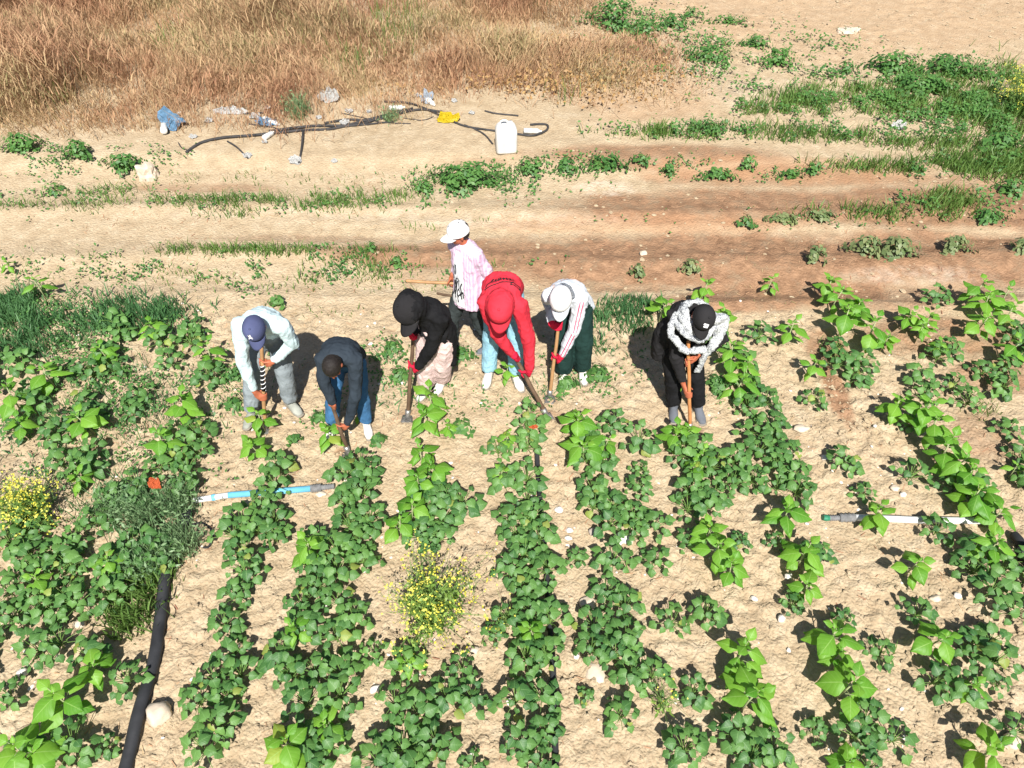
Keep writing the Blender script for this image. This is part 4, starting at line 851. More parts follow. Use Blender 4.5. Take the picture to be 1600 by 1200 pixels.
# discarded pipes under the dry grass
PG = 'discarded black pipes below the straw'
for k, (pts, r, lab) in enumerate([
    ([(292, 250), (320, 236), (355, 229), (400, 224), (470, 216), (520, 209), (580, 196), (640, 183)], .030, 'longest discarded black pipe lying along the sand bank'),
    ([(425, 217), (490, 209), (560, 204), (600, 192), (650, 180)], .028, 'second black pipe lying over the longest one'),
    ([(360, 190), (400, 188), (440, 184), (480, 178)], .022, 'straight grey-black pipe right of the white sheet'),
    ([(510, 202), (545, 195), (590, 198), (650, 184), (690, 187)], .026, 'curved black pipe at the middle of the heap'),
    ([(600, 170), (640, 172), (675, 184), (690, 194)], .024, 'black pipe end behind the clear bottle'),
    ([(466, 260), (470, 240), (474, 219, .02)], .024, 'short black pipe pointing at the camera, with white end'),
    ([(386, 256), (376, 244), (362, 232)], .018, 'short thin black pipe below the first bottles'),
    ([(700, 200), (730, 210), (770, 216), (800, 221)], .022, 'black pipe running from the yellow plastic to the jerrycan'),
    ([(728, 208), (755, 220), (768, 236)], .018, 'short branch pipe left of the jerrycan'),
    ([(808, 222), (835, 223), (856, 217), (857, 209), (845, 205), (825, 204)], .024, 'curled black pipe end right of the jerrycan'),
    ([(755, 184), (780, 188), (810, 192)], .018, 'thin black pipe piece above the jerrycan'),
    ([(284, 233), (290, 240), (300, 249)], .012, 'thin stick at the left end of the pipes'),
    ([(540, 186), (570, 192), (600, 199), (640, 205)], .012, 'thin wire-like pipe crossing under the right half of the heap'),
    ([(395, 205), (430, 212), (455, 222)], .014, 'thin pipe crossing behind the torn blue plastic'),
    ([(630, 195), (660, 200), (685, 192)], .010, 'thin wire curl left of the yellow piece'),
    ([(500, 215), (555, 206), (620, 200)], .018, 'thin pipe under the middle of the heap')]):
    pipe('discarded_pipe', pts, r * .62, 'dusty_pipe', lab, 'pipe', PG)

# ================================================================== LITTER
def jerrycan():
    g = ground_at(791, 246); root = empty('jerrycan', g, 'white plastic jerrycan standing on the sand bank', 'jerrycan'); root.rotation_euler = (0, 0, .12); bm = bmesh.new()
    w, d, h = .135, .10, .36
    lv = [(0, .94), (.02, 1), (.26, 1), (.30, .97), (.335, .82), (.36, .55)]
    rings = []
    for z, s in lv:
        ring = []
        for k in range(20):
            a = 2 * math.pi * k / 20; cx, cy = math.cos(a), math.sin(a); e = .35
            ring.append(bm.verts.new((w * s * math.copysign(abs(cx) ** e, cx), d * (s if z < .3 else (s + 1) / 2) * math.copysign(abs(cy) ** e, cy), z)))
        rings.append(ring)
    for a, b in zip(rings, rings[1:]):
        for k in range(20): bm.faces.new((a[k], a[(k + 1) % 20], b[(k + 1) % 20], b[k]))
    bm.faces.new(rings[0][::-1]); bm.faces.new(rings[-1]); add('body', from_bm('body', bm), 'white_plastic', root)
    bm = bmesh.new(); tube(bm, [(.055, 0, .35), (.055, 0, .39)], [.026, .026], 14); add('cap', from_bm('cap', bm), 'white_plastic', root)
    bm = bmesh.new(); tube(bm, smooth_path([(-.08, 0, .35), (-.06, 0, .40), (0, 0, .405), (.025, 0, .36)], 4), [.011], 8); add('handle', from_bm('handle', bm), 'white_plastic', root)
jerrycan()
def scrap(px, py, w_px, h_px, m, label, name='plastic_scrap', dz=.0, seed=1, tri=False, tilt=.6):
    """torn, crumpled sheet: a disc with a ragged rim, folded and tipped up."""
    g = ground_at(px, py); s = 1 / ppm(px, py); w, h = w_px * s * .62, h_px * s * .8; bm = bmesh.new(); nr, na = 6, 20; rings = []; r = random.Random(seed); rim = [1 + .38 * mnoise.noise(Vector((math.cos(2 * math.pi * k / na) * 1.4 + seed * 3.7, math.sin(2 * math.pi * k / na) * 1.4, seed))) + r.uniform(-.16, .16) for k in range(na)]
    def P(u, v):
        q = mnoise.noise(Vector((u * 1.7 + seed * 5, v * 1.7, seed))); q2 = mnoise.noise(Vector((u * 4.2 + seed, v * 4.2, seed * 2)))
        if tri: u = u * (1.15 - .75 * (v * .5 + .5))
        y = (v + 1) * h * .5; return (u * w, y * math.cos(tilt), max(.006, y * math.sin(tilt) * (1 + .5 * q) + min(w, h) * (.28 * q + .24 * q2) + .012))
    cen = bm.verts.new(P(0, 0))
    for i in range(1, nr + 1):
        rings.append([bm.verts.new(P(math.cos(2 * math.pi * k / na) * i / nr * rim[k], math.sin(2 * math.pi * k / na) * i / nr * rim[k])) for k in range(na)])
    for k in range(na): bm.faces.new((cen, rings[0][k], rings[0][(k + 1) % na]))
    for a, b in zip(rings, rings[1:]):
        for k in range(na): bm.faces.new((a[k], b[k], b[(k + 1) % na], a[(k + 1) % na]))
    bmesh.ops.solidify(bm, geom=bm.faces[:], thickness=.003)
    return add(name, from_bm(name, bm, False), m, None, label, 'litter', 'plastic litter below the straw', None, (g.x, g.y, g.z + dz))
def bottle(px, py, ang, ln, r, label, m='white_plastic', capm='white_plastic'):
    g = ground_at(px, py); root = empty('bottle', (g.x, g.y, g.z + r), label, 'bottle', 'plastic bottles in the litter'); root.rotation_euler = (0, .12, ang)
    bm = bmesh.new(); tube(bm, [(-ln / 2, 0, 0), (-ln * .46, 0, 0), (-ln * .1, 0, 0), (0, 0, 0), (ln * .25, 0, 0), (ln * .36, 0, 0), (ln * .42, 0, 0)], [r * .85, r, r, r * .88, r, r * .6, r * .34], 14); add('body', from_bm('body', bm), m, root)
    bm = bmesh.new(); tube(bm, [(ln * .42, 0, 0), (ln * .5, 0, 0)], [r * .42], 10); add('cap', from_bm('cap', bm), capm, root)
scrap(272, 214, 30, 34, 'blue_plastic', 'crumpled blue plastic bag at the left of the litter', 'plastic_bag', seed=2, tilt=.9)
bottle(262, 214, 1.9, .28, .045, 'white bottle leaning at the blue bag'); bottle(281, 192, 1.4, .2, .03, 'small white bottle above the blue bag')
scrap(362, 190, 46, 18, 'white_plastic', 'white triangular plastic sheet on the straw', 'plastic_sheet', seed=3, tri=True, tilt=.5)
scrap(418, 208, 30, 20, 'blue_plastic', 'torn blue plastic among the pipes', 'plastic_bag', seed=4, tilt=.5)
bottle(428, 203, -.5, .26, .035, 'white and blue bottle lying on the torn blue plastic'); bottle(425, 180, 1.2, .2, .035, 'small bottle standing up behind the straight pipe')
bottle(424, 226, 1.2, .22, .035, 'white bottle below the torn blue plastic'); bottle(622, 181, .4, .22, .036, 'white bottle lying on the pipe ends')
bottle(463, 180, 1.4, .16, .03, 'clear bottle piece beside the dark green tuft', 'clear_plastic')
scrap(516, 172, 26, 24, 'white_plastic', 'white foam block standing in the straw', 'foam_block', seed=5, tilt=1.1)
scrap(668, 172, 16, 22, 'clear_plastic', 'clear crumpled plastic at the right end of the pipes', 'plastic_scrap', seed=6, tilt=1.0); bottle(674, 172, -.9, .2, .035, 'white bottle beside the clear plastic')
scrap(700, 204, 32, 20, 'yellow_plastic', 'bright yellow plastic piece on the sand', 'plastic_scrap', seed=7, tilt=.8)
bottle(832, 219, .15, .24, .035, 'white bottle lying inside the curled pipe end')
for k, (px, py, w, lab) in enumerate([(417, 238, 8, 'small white scrap below the white bottle'), (461, 261, 18, 'white scrap at the end of the short pipe'), (547, 186, 10, 'round white scrap above the middle pipes'), (578, 186, 7, 'tiny white scrap right of the round one'), (738, 190, 8, 'white scrap between yellow piece and jerrycan'), (388, 255, 12, 'white scrap at the thin short pipe'), (523, 259, 8, 'tiny white scrap on the bare sand'), (539, 203, 12, 'white scrap under the curved pipe'), (1406, 203, 18, 'bluish white plastic scrap in the right-hand grass'), (710, 172, 8, 'white scrap in the dead leaves'), (330, 205, 10, 'pale scrap in the straw right of the blue bag'), (400, 196, 14, 'white scrap below the straight grey-black pipe'), (305, 228, 10, 'white scrap beside the left pipe end'), (500, 196, 9, 'white scrap right of the dark green tuft'), (655, 160, 9, 'pale scrap left of the clear crumpled plastic')]):
    scrap(px, py, w, w, 'white_plastic', lab, seed=10 + k, tilt=.5)
scrap(259, 793, 16, 24, 'orange_cloth', 'orange rag caught in the feathery weed', 'rag', .22, seed=21, tilt=1.0); 
scrap(833, 686, 11, 9, 'orange_cloth', 'small orange scrap on the middle row', 'plastic_scrap', .12, seed=22, tilt=.5); scrap(1568, 820, 10, 8, 'orange_cloth', 'small orange scrap at the right end of the white pipe', 'plastic_scrap', .05, seed=23, tilt=.5)

# ================================================================== PEOPLE
def two_bone(a, c, l1, l2, pole):
    d = c - a; L = d.length
    if L > (l1 + l2) * .995: k = L / ((l1 + l2) * .995); l1 *= k; l2 *= k
    x = (l1 * l1 - l2 * l2 + L * L) / (2 * L); h = math.sqrt(max(l1 * l1 - x * x, 0)); t = d.normalized(); p = pole - t * pole.dot(t)
    return a + t * x + p.normalized() * h
def V3(*a): return Vector(a)
def frame(f, u):
    f = f.normalized(); u = (u - f * u.dot(f)).normalized(); return f, u, f.cross(u).normalized()      # forward, up, right-hand side
def grip_hand(bm, wrist, g, h, rh, s, glove=0.0, flip=1):
    """a fist closed round a handle: g on the handle axis, h its direction."""
    h = h.normalized(); e = wrist - g; e = (e - h * e.dot(h)).normalized(); t = h.cross(e).normalized() * flip; k = .0085 * s + glove
    pc = g + e * (rh + .016 * s)
    tube(bm, [wrist + (wrist - pc) * .15, wrist, wrist.lerp(pc, .55), pc + t * .012 * s], [(.026 * s + glove, .022 * s + glove), (.026 * s + glove, .022 * s + glove), (.038 * s + glove, .019 * s + glove), (.040 * s + glove, .016 * s + glove)], 12, side=h, round_ends=True)
    for i, off in enumerate((-.031, -.0105, .0105, .030)):
        ln = (.9, 1.0, .96, .8)[i]; R = rh + k * .9; pts = []
        for q in range(7):
            a = (.15 + .62 * q * ln) ; pts.append(g + h * off * s + (e * math.cos(a) + t * math.sin(a)) * (R + (.016 * s if q == 0 else .006 * s * (1 - q / 6))))
        tube(bm, pts, [k * 1.1, k * 1.12, k * 1.05, k, k * .95, k * .9, k * .8], 8, round_ends=True)
    pts = [wrist.lerp(pc, .5) - t * .018 * s + h * .02 * s, pc - t * .030 * s + h * .036 * s, g - t * (rh + k) + h * .046 * s + e * .004, g - t * (rh * .6 + k) * .8 + h * .05 * s - e * (rh + k * .8)]
    tube(bm, pts, [k * 1.35, k * 1.25, k * 1.1, k * .9], 8, round_ends=True)
def open_hand(bm, wrist, d, nrm, s, side=1):
    """relaxed hand: d along the fingers, nrm the palm's normal."""
    d, nrm, sd = frame(d, nrm); sd = sd * side; k = .0085 * s
    tube(bm, [wrist - d * .03 * s, wrist, wrist + d * .045 * s, wrist + d * .085 * s], [(.026 * s, .02 * s), (.027 * s, .02 * s), (.038 * s, .017 * s), (.040 * s, .014 * s)], 12, side=sd, round_ends=True)
    for i, off in enumerate((-.030, -.010, .010, .029)):
        ln = (.062, .078, .074, .058)[i] * s; b = wrist + d * .085 * s + sd * off * s; c1 = (d * .92 + nrm * .38).normalized(); c2 = (d * .6 + nrm * .8).normalized()
        tube(bm, [b - d * .01, b + d * ln * .1, b + c1 * ln * .5, b + c1 * ln * .5 + c2 * ln * .5], [k * 1.1, k * 1.1, k, k * .8], 8, round_ends=True)
    b = wrist + d * .02 * s - sd * .028 * s; tube(bm, [b, b + (d * .6 - sd * .6 + nrm * .3) * .035 * s, b + (d * 1.2 - sd * .75 + nrm * .5) * .05 * s], [k * 1.4, k * 1.2, k * .9], 8, round_ends=True)
def head_mesh(bm, c, f, u, s):
    f, u, r = frame(f, u)
    ball(bm, c + u * .028 * s - f * .008 * s, (r * .074 * s, f * .094 * s, u * .088 * s), 16)               # skull
    ball(bm, c - u * .035 * s + f * .022 * s, (r * .060 * s, f * .066 * s, u * .078 * s), 14)               # face and jaw
    ball(bm, c - u * .092 * s + f * .052 * s, (r * .026 * s, f * .024 * s, u * .020 * s), 10)               # chin
    ball(bm, c + u * .018 * s + f * .078 * s, (r * .048 * s, f * .014 * s, u * .011 * s), 10)               # brow
    tube(bm, [c + u * .008 * s + f * .082 * s, c - u * .022 * s + f * .104 * s, c - u * .034 * s + f * .098 * s], [.008 * s, .013 * s, .012 * s], 8, side=r, round_ends=True)   # nose
    ball(bm, c - u * .060 * s + f * .083 * s, (r * .024 * s, f * .010 * s, u * .007 * s), 8); ball(bm, c - u * .070 * s + f * .081 * s, (r * .021 * s, f * .010 * s, u * .007 * s), 8)   # lips
    for q in (-1, 1):
        ball(bm, c + r * q * .077 * s - u * .012 * s - f * .012 * s, (r * .009 * s, f * .020 * s, u * .032 * s), 10)   # ears
        ball(bm, c + r * q * .040 * s - u * .026 * s + f * .060 * s, (r * .022 * s, f * .020 * s, u * .018 * s), 8)    # cheeks
def cap_part(root, org, c, f, u, s, m, brim_m=None, emblem=None, flap=None, blen=.078):
    f, u, r = frame(f, u); bm = bmesh.new(); b0 = c + u * .026 * s - f * .006 * s; n = 24; rings = []
    for i in range(8):
        th = i / 8 * math.pi / 2; z = math.sin(th) * .098 * s; q = math.cos(th) ** .8
        rings.append([bm.verts.new(b0 + u * z + (r * math.cos(2 * math.pi * k / n) * .089 * s + f * math.sin(2 * math.pi * k / n) * .108 * s) * q * (1 + .006 * math.cos(6 * 2 * math.pi * k / n)) - org) for k in range(n)])
    for a, b in zip(rings, rings[1:]):
        for k in range(n): bm.faces.new((a[k], a[(k + 1) % n], b[(k + 1) % n], b[k]))
    tp = bm.verts.new(b0 + u * .099 * s - org)
    for k in range(n): bm.faces.new((rings[-1][k], rings[-1][(k + 1) % n], tp))
    low = [bm.verts.new(v.co - u * .022 * s) for v in rings[0]]
    for k in range(n): bm.faces.new((low[k], low[(k + 1) % n], rings[0][(k + 1) % n], rings[0][k]))
    ball(bm, b0 + u * .100 * s - org, (r * .009 * s, f * .009 * s, u * .005 * s), 8)
    me = from_bm('cap', bm); capo = add('cap', me, m, root)
    bm = bmesh.new(); g1 = []                                                                            # peak
    for i in range(6):
        t = i / 5; row = []
        for j in range(13):
            v = -1 + j / 6; wd = .080 * s * (1 - .12 * t); x = v * wd; yb = .106 * s * math.sqrt(max(0, 1 - (x / (.090 * s)) ** 2)); y = yb + blen * s * t * math.sqrt(max(0, 1 - .82 * v * v)) * 1.0
            row.append(bm.verts.new(b0 + r * x + f * y - u * (.016 * s + .020 * s * v * v + .016 * s * t) - org))
        g1.append(row)
    for a, b in zip(g1, g1[1:]):
        for j in range(12): bm.faces.new((a[j], a[j + 1], b[j + 1], b[j]))
    bmesh.ops.recalc_face_normals(bm, faces=bm.faces); bmesh.ops.solidify(bm, geom=bm.faces[:], thickness=.004)
    add('peak', from_bm('peak', bm), brim_m or m, capo)
    if emblem:
        tree = BVHTree.FromPolygons([v.co.copy() for v in me.vertices], [tuple(p.vertices) for p in me.polygons]); bm = bmesh.new()
        ec = b0 - org + u * .045 * s; d0 = (f * .95 + u * .5).normalized()
        for poly in emblem[1]:
            vs_ = []
            for (x, y) in poly:
                o = ec + r * (x + emblem[2]) * s + u * y * s + d0 * .2; hit = tree.ray_cast(o, -d0)[:2]
                if hit[0] is None: vs_ = None; break
                vs_.append(bm.verts.new(hit[0] + hit[1] * .0035))
            if vs_: bm.faces.new(vs_)
        bmesh.ops.triangulate(bm, faces=bm.faces[:]); add('emblem', from_bm('emblem', bm), emblem[0], capo)
    if flap:
        bm = bmesh.new(); rows = []
        for i in range(7):
            t = i / 6; row = []
            for j in range(17):
                a = math.pi + .1 + (math.pi - .2) * j / 16; q = 1.03 + .10 * t + .03 * math.sin(j * 1.7) * t
                row.append(bm.verts.new(b0 + (r * math.cos(a) * .090 + f * math.sin(a) * .110) * s * q - u * (.015 + .13 * t) * s + u * .02 * s - org))
            rows.append(row)
        for a, b in zip(rows, rows[1:]):
            for j in range(16): bm.faces.new((a[j], a[j + 1], b[j + 1], b[j]))
        bmesh.ops.solidify(bm, geom=bm.faces[:], thickness=.004); add('neck_flap', from_bm('neck_flap', bm), flap, capo)
    return capo
def ribbon_on(mesh, strokes, org_pt, ax, ay, nrm, width, name, m, parent):
    """flat print that follows a garment: strokes in metres on the plane (ax, ay), cast along -nrm."""
    tree = BVHTree.FromPolygons([v.co.copy() for v in mesh.vertices], [tuple(p.vertices) for p in mesh.polygons]); bm = bmesh.new()
    for st in strokes:
        wd = width
        pts = smooth_path([V3(p[0], p[1], 0) for p in st], 6); prev = None
        for i, p in enumerate(pts):
            t = (pts[min(i + 1, len(pts) - 1)] - pts[max(i - 1, 0)]).normalized(); nn = V3(-t.y, t.x, 0); pair = []
            for q in (-1, 1):
                w2 = p + nn * q * wd / 2; o = org_pt + ax * w2.x + ay * w2.y + nrm * .4; hit = tree.ray_cast(o, -nrm)
                pair.append(None if hit[0] is None else bm.verts.new(hit[0] + (hit[1] if hit[1].dot(nrm) > 0 else -hit[1]) * .003))
            if None in pair: prev = None; continue
            if prev: bm.faces.new((prev[0], prev[1], pair[1], pair[0]))
            prev = pair
    return add(name, from_bm(name, bm), m, parent)

def person(S):
    s = S['s']; pel = S['pel'].copy(); neck = S['neck'].copy(); lat = S.get('lat', V3(1, 0, 0)); hlat = S.get('hlat', lat)
    org = V3((S['footL'].x + S['footR'].x) / 2, (S['footL'].y + S['footR'].y) / 2, 0); org.z = gz(org.x, org.y)
    root = empty('person', org, S['label'], 'person', 'people working in the field')
    L_ = lambda v: v - org
    tdir = (neck - pel).normalized(); lat = (lat - tdir * lat.dot(tdir)).normalized(); fwd = S.get('chest_fwd', V3(0, -1, -.3)); fwd = (fwd - tdir * fwd.dot(tdir)); fwd = (fwd - lat * fwd.dot(lat)).normalized()
    hlat = hlat.normalized(); bow = S.get('bow', .05) * s
    tl = (neck - pel).length
    spine = [pel - tdir * .02 * s, pel.lerp(neck, .30) - fwd * bow * .7, pel.lerp(neck, .62) - fwd * bow, pel.lerp(neck, .86) - fwd * bow * .45, neck]
    sh = {q: neck - tdir * .055 * s + lat * k * .148 * s + S.get('sh_off', {}).get(q, V3(0, 0, 0)) for q, k in (('L', -1), ('R', 1))}
    hip = {q: pel + hlat * k * .085 * s - V3(0, 0, .03 * s) for q, k in (('L', -1), ('R', 1))}
    f, u, r = frame(S['face'], S['crown']); hc = neck + u * .150 * s + f * .030 * s
    ank = {}; toe = {}
    for q in 'LR':
        g = S['foot' + q]; z0 = gz(g.x, g.y); ank[q] = V3(g.x, g.y, z0 + .075 * s + S.get('lift' + q, 0)); toe[q] = S['toe' + q].normalized()
    wr = {}; el = {}
    for q in 'LR':
        hd = S['hand' + q]
        if hd[0] == 'grip':
            g, h, rh = hd[1:]; d = sh[q] - g; d = (d - h.normalized() * d.dot(h.normalized()) * .8).normalized(); wr[q] = g + d * (.085 * s + rh)
        else: wr[q] = hd[1]
        el[q] = two_bone(sh[q], wr[q], .275 * s, .245 * s, S['elbow' + q])
    kn = {q: two_bone(hip[q], ank[q], .40 * s, .385 * s, S.get('knee' + q, V3(0, -1, .1))) for q in 'LR'}
    S['_j'] = dict(hc=hc, sh=sh, wr=wr, el=el, kn=kn, hip=hip, fwd=fwd, tdir=tdir, lat=lat, org=org, f=f, u=u, r=r, spine=spine)
    gl = S.get('gloves')
    # --- body
    bm = bmesh.new(); R = lambda *a: [(x * s, y * s) for x, y in a]
    tube(bm, [L_(p) for p in spine], R((.10, .075), (.095, .07), (.11, .075), (.085, .05), (.042, .042)), 14, side=lat, round_ends=True)
    tube(bm, [L_(neck - tdir * .03 * s), L_(neck.lerp(hc, .5)), L_(hc)], [.050 * s, .048 * s, .045 * s], 12, round_ends=True)
    head_mesh(bm, L_(hc), f, u, s)
    for q in 'LR':
        tube(bm, [L_(neck.lerp(sh[q], .75) - tdir * .06 * s), L_(sh[q] - tdir * .02 * s), L_(sh[q].lerp(el[q], .5)), L_(el[q]), L_(el[q].lerp(wr[q], .4)), L_(wr[q])], [.030 * s, .036 * s, .036 * s, .032 * s, .031 * s, .023 * s], 10, round_ends=True)
        tube(bm, [L_(hip[q]), L_(hip[q].lerp(kn[q], .5)), L_(kn[q]), L_(kn[q].lerp(ank[q], .35)), L_(ank[q])], [.072 * s, .062 * s, .048 * s, .047 * s, .032 * s], 10, round_ends=True)
        tube(bm, [L_(ank[q] - V3(0, 0, .035 * s) - toe[q] * .03 * s), L_(ank[q] - V3(0, 0, .05 * s) + toe[q] * .09 * s)], [.022 * s, .012 * s], 8, round_ends=True)
        if not gl:
            hd = S['hand' + q]
            if hd[0] == 'grip': grip_hand(bm, L_(wr[q]), L_(hd[1]), hd[2], hd[3], s)
            else: open_hand(bm, L_(wr[q]), hd[2], hd[3], s, hd[4])
    add('body', remesh(bm, 'body', .0072, 3), 'skin', root)
    if gl:
        for q in 'LR':
            bm = bmesh.new(); hd = S['hand' + q]; w = L_(wr[q]); a = (w - L_(el[q])).normalized(); grip_hand(bm, w, L_(hd[1]), hd[2], hd[3], s * 1.05, .0015)
            tube(bm, [w - a * .045 * s, w - a * .02 * s, w + a * .01 * s], [.036 * s, .033 * s, .03 * s], 12); add('glove', remesh(bm, 'glove', .006, 2), gl, root)
    # --- trousers
    loose = S.get('loose', 1.0); bm = bmesh.new(); dn = V3(0, 0, -1)
    tube(bm, [L_(pel + tdir * .10 * s), L_(pel + tdir * .02 * s), L_(pel - tdir * .05 * s + dn * .03 * s), L_(pel - tdir * .05 * s + dn * .10 * s)], R((.145, .105), (.158, .118), (.160, .120), (.12, .09)), 16, side=hlat, round_ends=True)
    for q in 'LR':
        cuff = ank[q] + (kn[q] - ank[q]) * .06
        tube(bm, [L_(hip[q]), L_(hip[q].lerp(kn[q], .45)), L_(kn[q]), L_(kn[q].lerp(cuff, .5)), L_(cuff)], [.088 * s, .080 * s * loose ** .5, .064 * s * loose, .060 * s * loose, .056 * s * loose], 14, round_ends=False)
    add('trousers', remesh(bm, 'trousers', .010, 4, (.009 * s, 11)), S['trousers'], root)
    # --- shirt or jacket
    infl = S.get('infl', 1.0); bm = bmesh.new()
    sp2 = [pel - tdir * S.get('hem', .05) * s] + spine[1:]
    tube(bm, [L_(p) for p in sp2], [(x * s * infl, y * s * infl) for x, y in ((.158, .118), (.150, .115), (.165, .125), (.152, .105), (.088, .075))], 18, side=lat, round_ends=False)
    tube(bm, [L_(neck - tdir * .05 * s), L_(neck + (hc - neck).normalized() * .035 * s)], [.075 * s, .062 * s], 14)
    for q in 'LR':
        cuff = el[q].lerp(wr[q], S.get('cuff', .93))
        tube(bm, [L_(spine[3].lerp(sh[q], .3)), L_(sh[q] - tdir * .012 * s), L_(sh[q].lerp(el[q], .5)), L_(el[q]), L_(el[q].lerp(cuff, .5)), L_(cuff)], [.088 * s, .072 * s, .058 * s * infl, .053 * s * infl, .046 * s * infl, .037 * s], 14, round_ends=False)
    if S.get('hood'):
        hk = s * S.get('hoodk', 1.0); ball(bm, L_(hc + u * .024 * s - f * .018 * s), (r * .104 * hk, f * .118 * hk, u * .108 * hk), 18); ball(bm, L_(hc - u * .03 * s - f * .03 * s), (r * .098 * hk, f * .085 * hk, u * .10 * hk), 14)
        tube(bm, [L_(neck - tdir * .06 * s), L_(neck.lerp(hc, .6) - f * .02 * s)], [(.10 * s, .09 * s), (.095 * s, .09 * s)], 16, side=lat)
        if S.get('hood_tip'): ball(bm, L_(hc - f * .10 * s + u * .055 * s + S['hood_tip']), (r * .07 * s, f * .075 * s, u * .06 * s), 12)
    for extra in S.get('tails', []):
        tube(bm, [L_(p) for p, *_ in extra[0]], [(a * s, b * s) for _, a, b in extra[0]], 16, side=extra[1])
    top = remesh(bm, S['topname'], .010, 9, (.012 * s, 9)); S['_top'] = top; S['_root'] = root
    if S['top'] == 'pink_stripe_cloth':
        co = np.empty(len(top.vertices) * 3, np.float32); top.vertices.foreach_get('co', co); co = co.reshape(-1, 3)
        a_ = top.attributes.new('stripe', 'FLOAT', 'POINT'); a_.data.foreach_set('value', (co @ np.array(lat, np.float32) + .0 * co[:, 2]).astype(np.float32))
    add(S['topname'], top, S['top'], root)
    # --- shoes
    for q in 'LR':
        bm = bmesh.new(); a = L_(ank[q]); t = toe[q]; sd = t.cross(V3(0, 0, 1)).normalized(); z = V3(0, 0, 1); b0 = a - z * .045 * s
        tube(bm, [b0 - t * .055 * s, b0 - t * .01 * s + z * .012 * s, b0 + t * .05 * s + z * .006 * s, b0 + t * .11 * s - z * .008 * s, b0 + t * .155 * s - z * .014 * s], R((.034, .040), (.038, .052), (.042, .044), (.046, .032), (.034, .022)), 14, side=sd, round_ends=True)
        tube(bm, [a - z * .02 * s, a + z * .035 * s], [.044 * s, .046 * s], 12)
        so = add('shoe', remesh(bm, 'shoe', .008, 2), S['shoes'], root)
        bm = bmesh.new(); b1 = a - z * .070 * s; vs1 = []; 
        tube(bm, [b1 - t * .088 * s, b1 - t * .07 * s, b1 + t * .05 * s, b1 + t * .12 * s, b1 + t * .175 * s, b1 + t * .186 * s], R((.022, .010), (.040, .012), (.044, .012), (.048, .012), (.036, .011), (.018, .010)), 12, side=sd); add('sole', from_bm('sole', bm), S.get('sole', 'sole'), so)
    # --- head wear
    if S.get('cap'): S['_cap'] = cap_part(root, org, hc, f, u, s * S.get('capk', 1.0) * 1.0, S['cap'], S.get('peak'), S.get('emblem'), S.get('flap'))
    if S.get('hair'):
        bm = bmesh.new(); ball(bm, L_(hc + u * .034 * s - f * .016 * s), (r * .081 * s, f * .098 * s, u * .090 * s), 18); ball(bm, L_(hc - u * .015 * s - f * .045 * s), (r * .072 * s, f * .06 * s, u * .07 * s), 14)
        add('hair', remesh(bm, 'hair', .008, 2, (.003, 40)), S['hair'], root)
    if S.get('eyes'):
        for q in (-1, 1):
            bm = bmesh.new(); ball(bm, L_(hc + r * q * .031 * s - u * .004 * s + f * .083 * s), (r * .012 * s, f * .008 * s, u * .007 * s), 8); add('eye', from_bm('eye', bm), 'eye', root)
    return S

def hoe(tip, top, m, label, r=.016, blade=True, wrap=None, bl_dir=V3(0, -1, 0), blade_w=.055):
    tip = tip.copy(); root = empty('hoe', V3(tip.x, tip.y, gz(tip.x, tip.y)), label, 'hoe', 'hoes used by the workers'); o = root.location.copy(); d = (top - tip).normalized(); a, b = tip - o, top - o
    bm = bmesh.new(); N_ = 10; tube(bm, [a.lerp(b, k / N_) + V3(.002 * math.sin(k * 1.3), .002 * math.cos(k), 0) for k in range(N_ + 1)], [r * (1.08 - .12 * k / N_) for k in range(N_ + 1)], 10, round_ends=True); hs = add('handle', from_bm('handle', bm), m, root)
    if blade:
        sd = d.cross(bl_dir).normalized(); bd = bl_dir.normalized(); bm = bmesh.new()
        tube(bm, [a - d * .03, a + d * .045], [r * 1.5], 12); add('socket', from_bm('socket', bm), 'steel', root)
        bm = bmesh.new(); rows = []
        for i in range(5):
            t = i / 4; c = a + bd * (.005 + .10 * t) - d * (.006 + .035 * t * t); w = blade_w * (.75 + .35 * t); rows.append([bm.verts.new(c + sd * w * q) for q in (-1, -.5, 0, .5, 1)])
        for p, q in zip(rows, rows[1:]):
            for j in range(4): bm.faces.new((p[j], p[j + 1], q[j + 1], q[j]))
        bmesh.ops.solidify(bm, geom=bm.faces[:], thickness=.005); add('blade', from_bm('blade', bm), 'steel', root)
    if wrap:
        for (m2, ph) in (('print_black', None), ('white_cloth', 0.0)):
            bm = bmesh.new(); c0, c1 = a.lerp(b, wrap[0]), a.lerp(b, wrap[1])
            if ph is None: tube(bm, [c0, c1], [r * 1.06], 10)
            else:
                t_, u_, w_ = ring_frames([c0, c1])[0]
                tube(bm, [c0.lerp(c1, k / 60) + (u_ * math.cos(k * .62) + w_ * math.sin(k * .62)) * r * 1.1 for k in range(61)], [.0042], 5)
            add('wrapping', from_bm('wrapping', bm), m2, hs)
    return root
G = lambda px, py: at(px, py)
DOWN = (V3(0, -.72, -.69), V3(0, -.69, .72))                                                               # face, crown of a head bent over the work

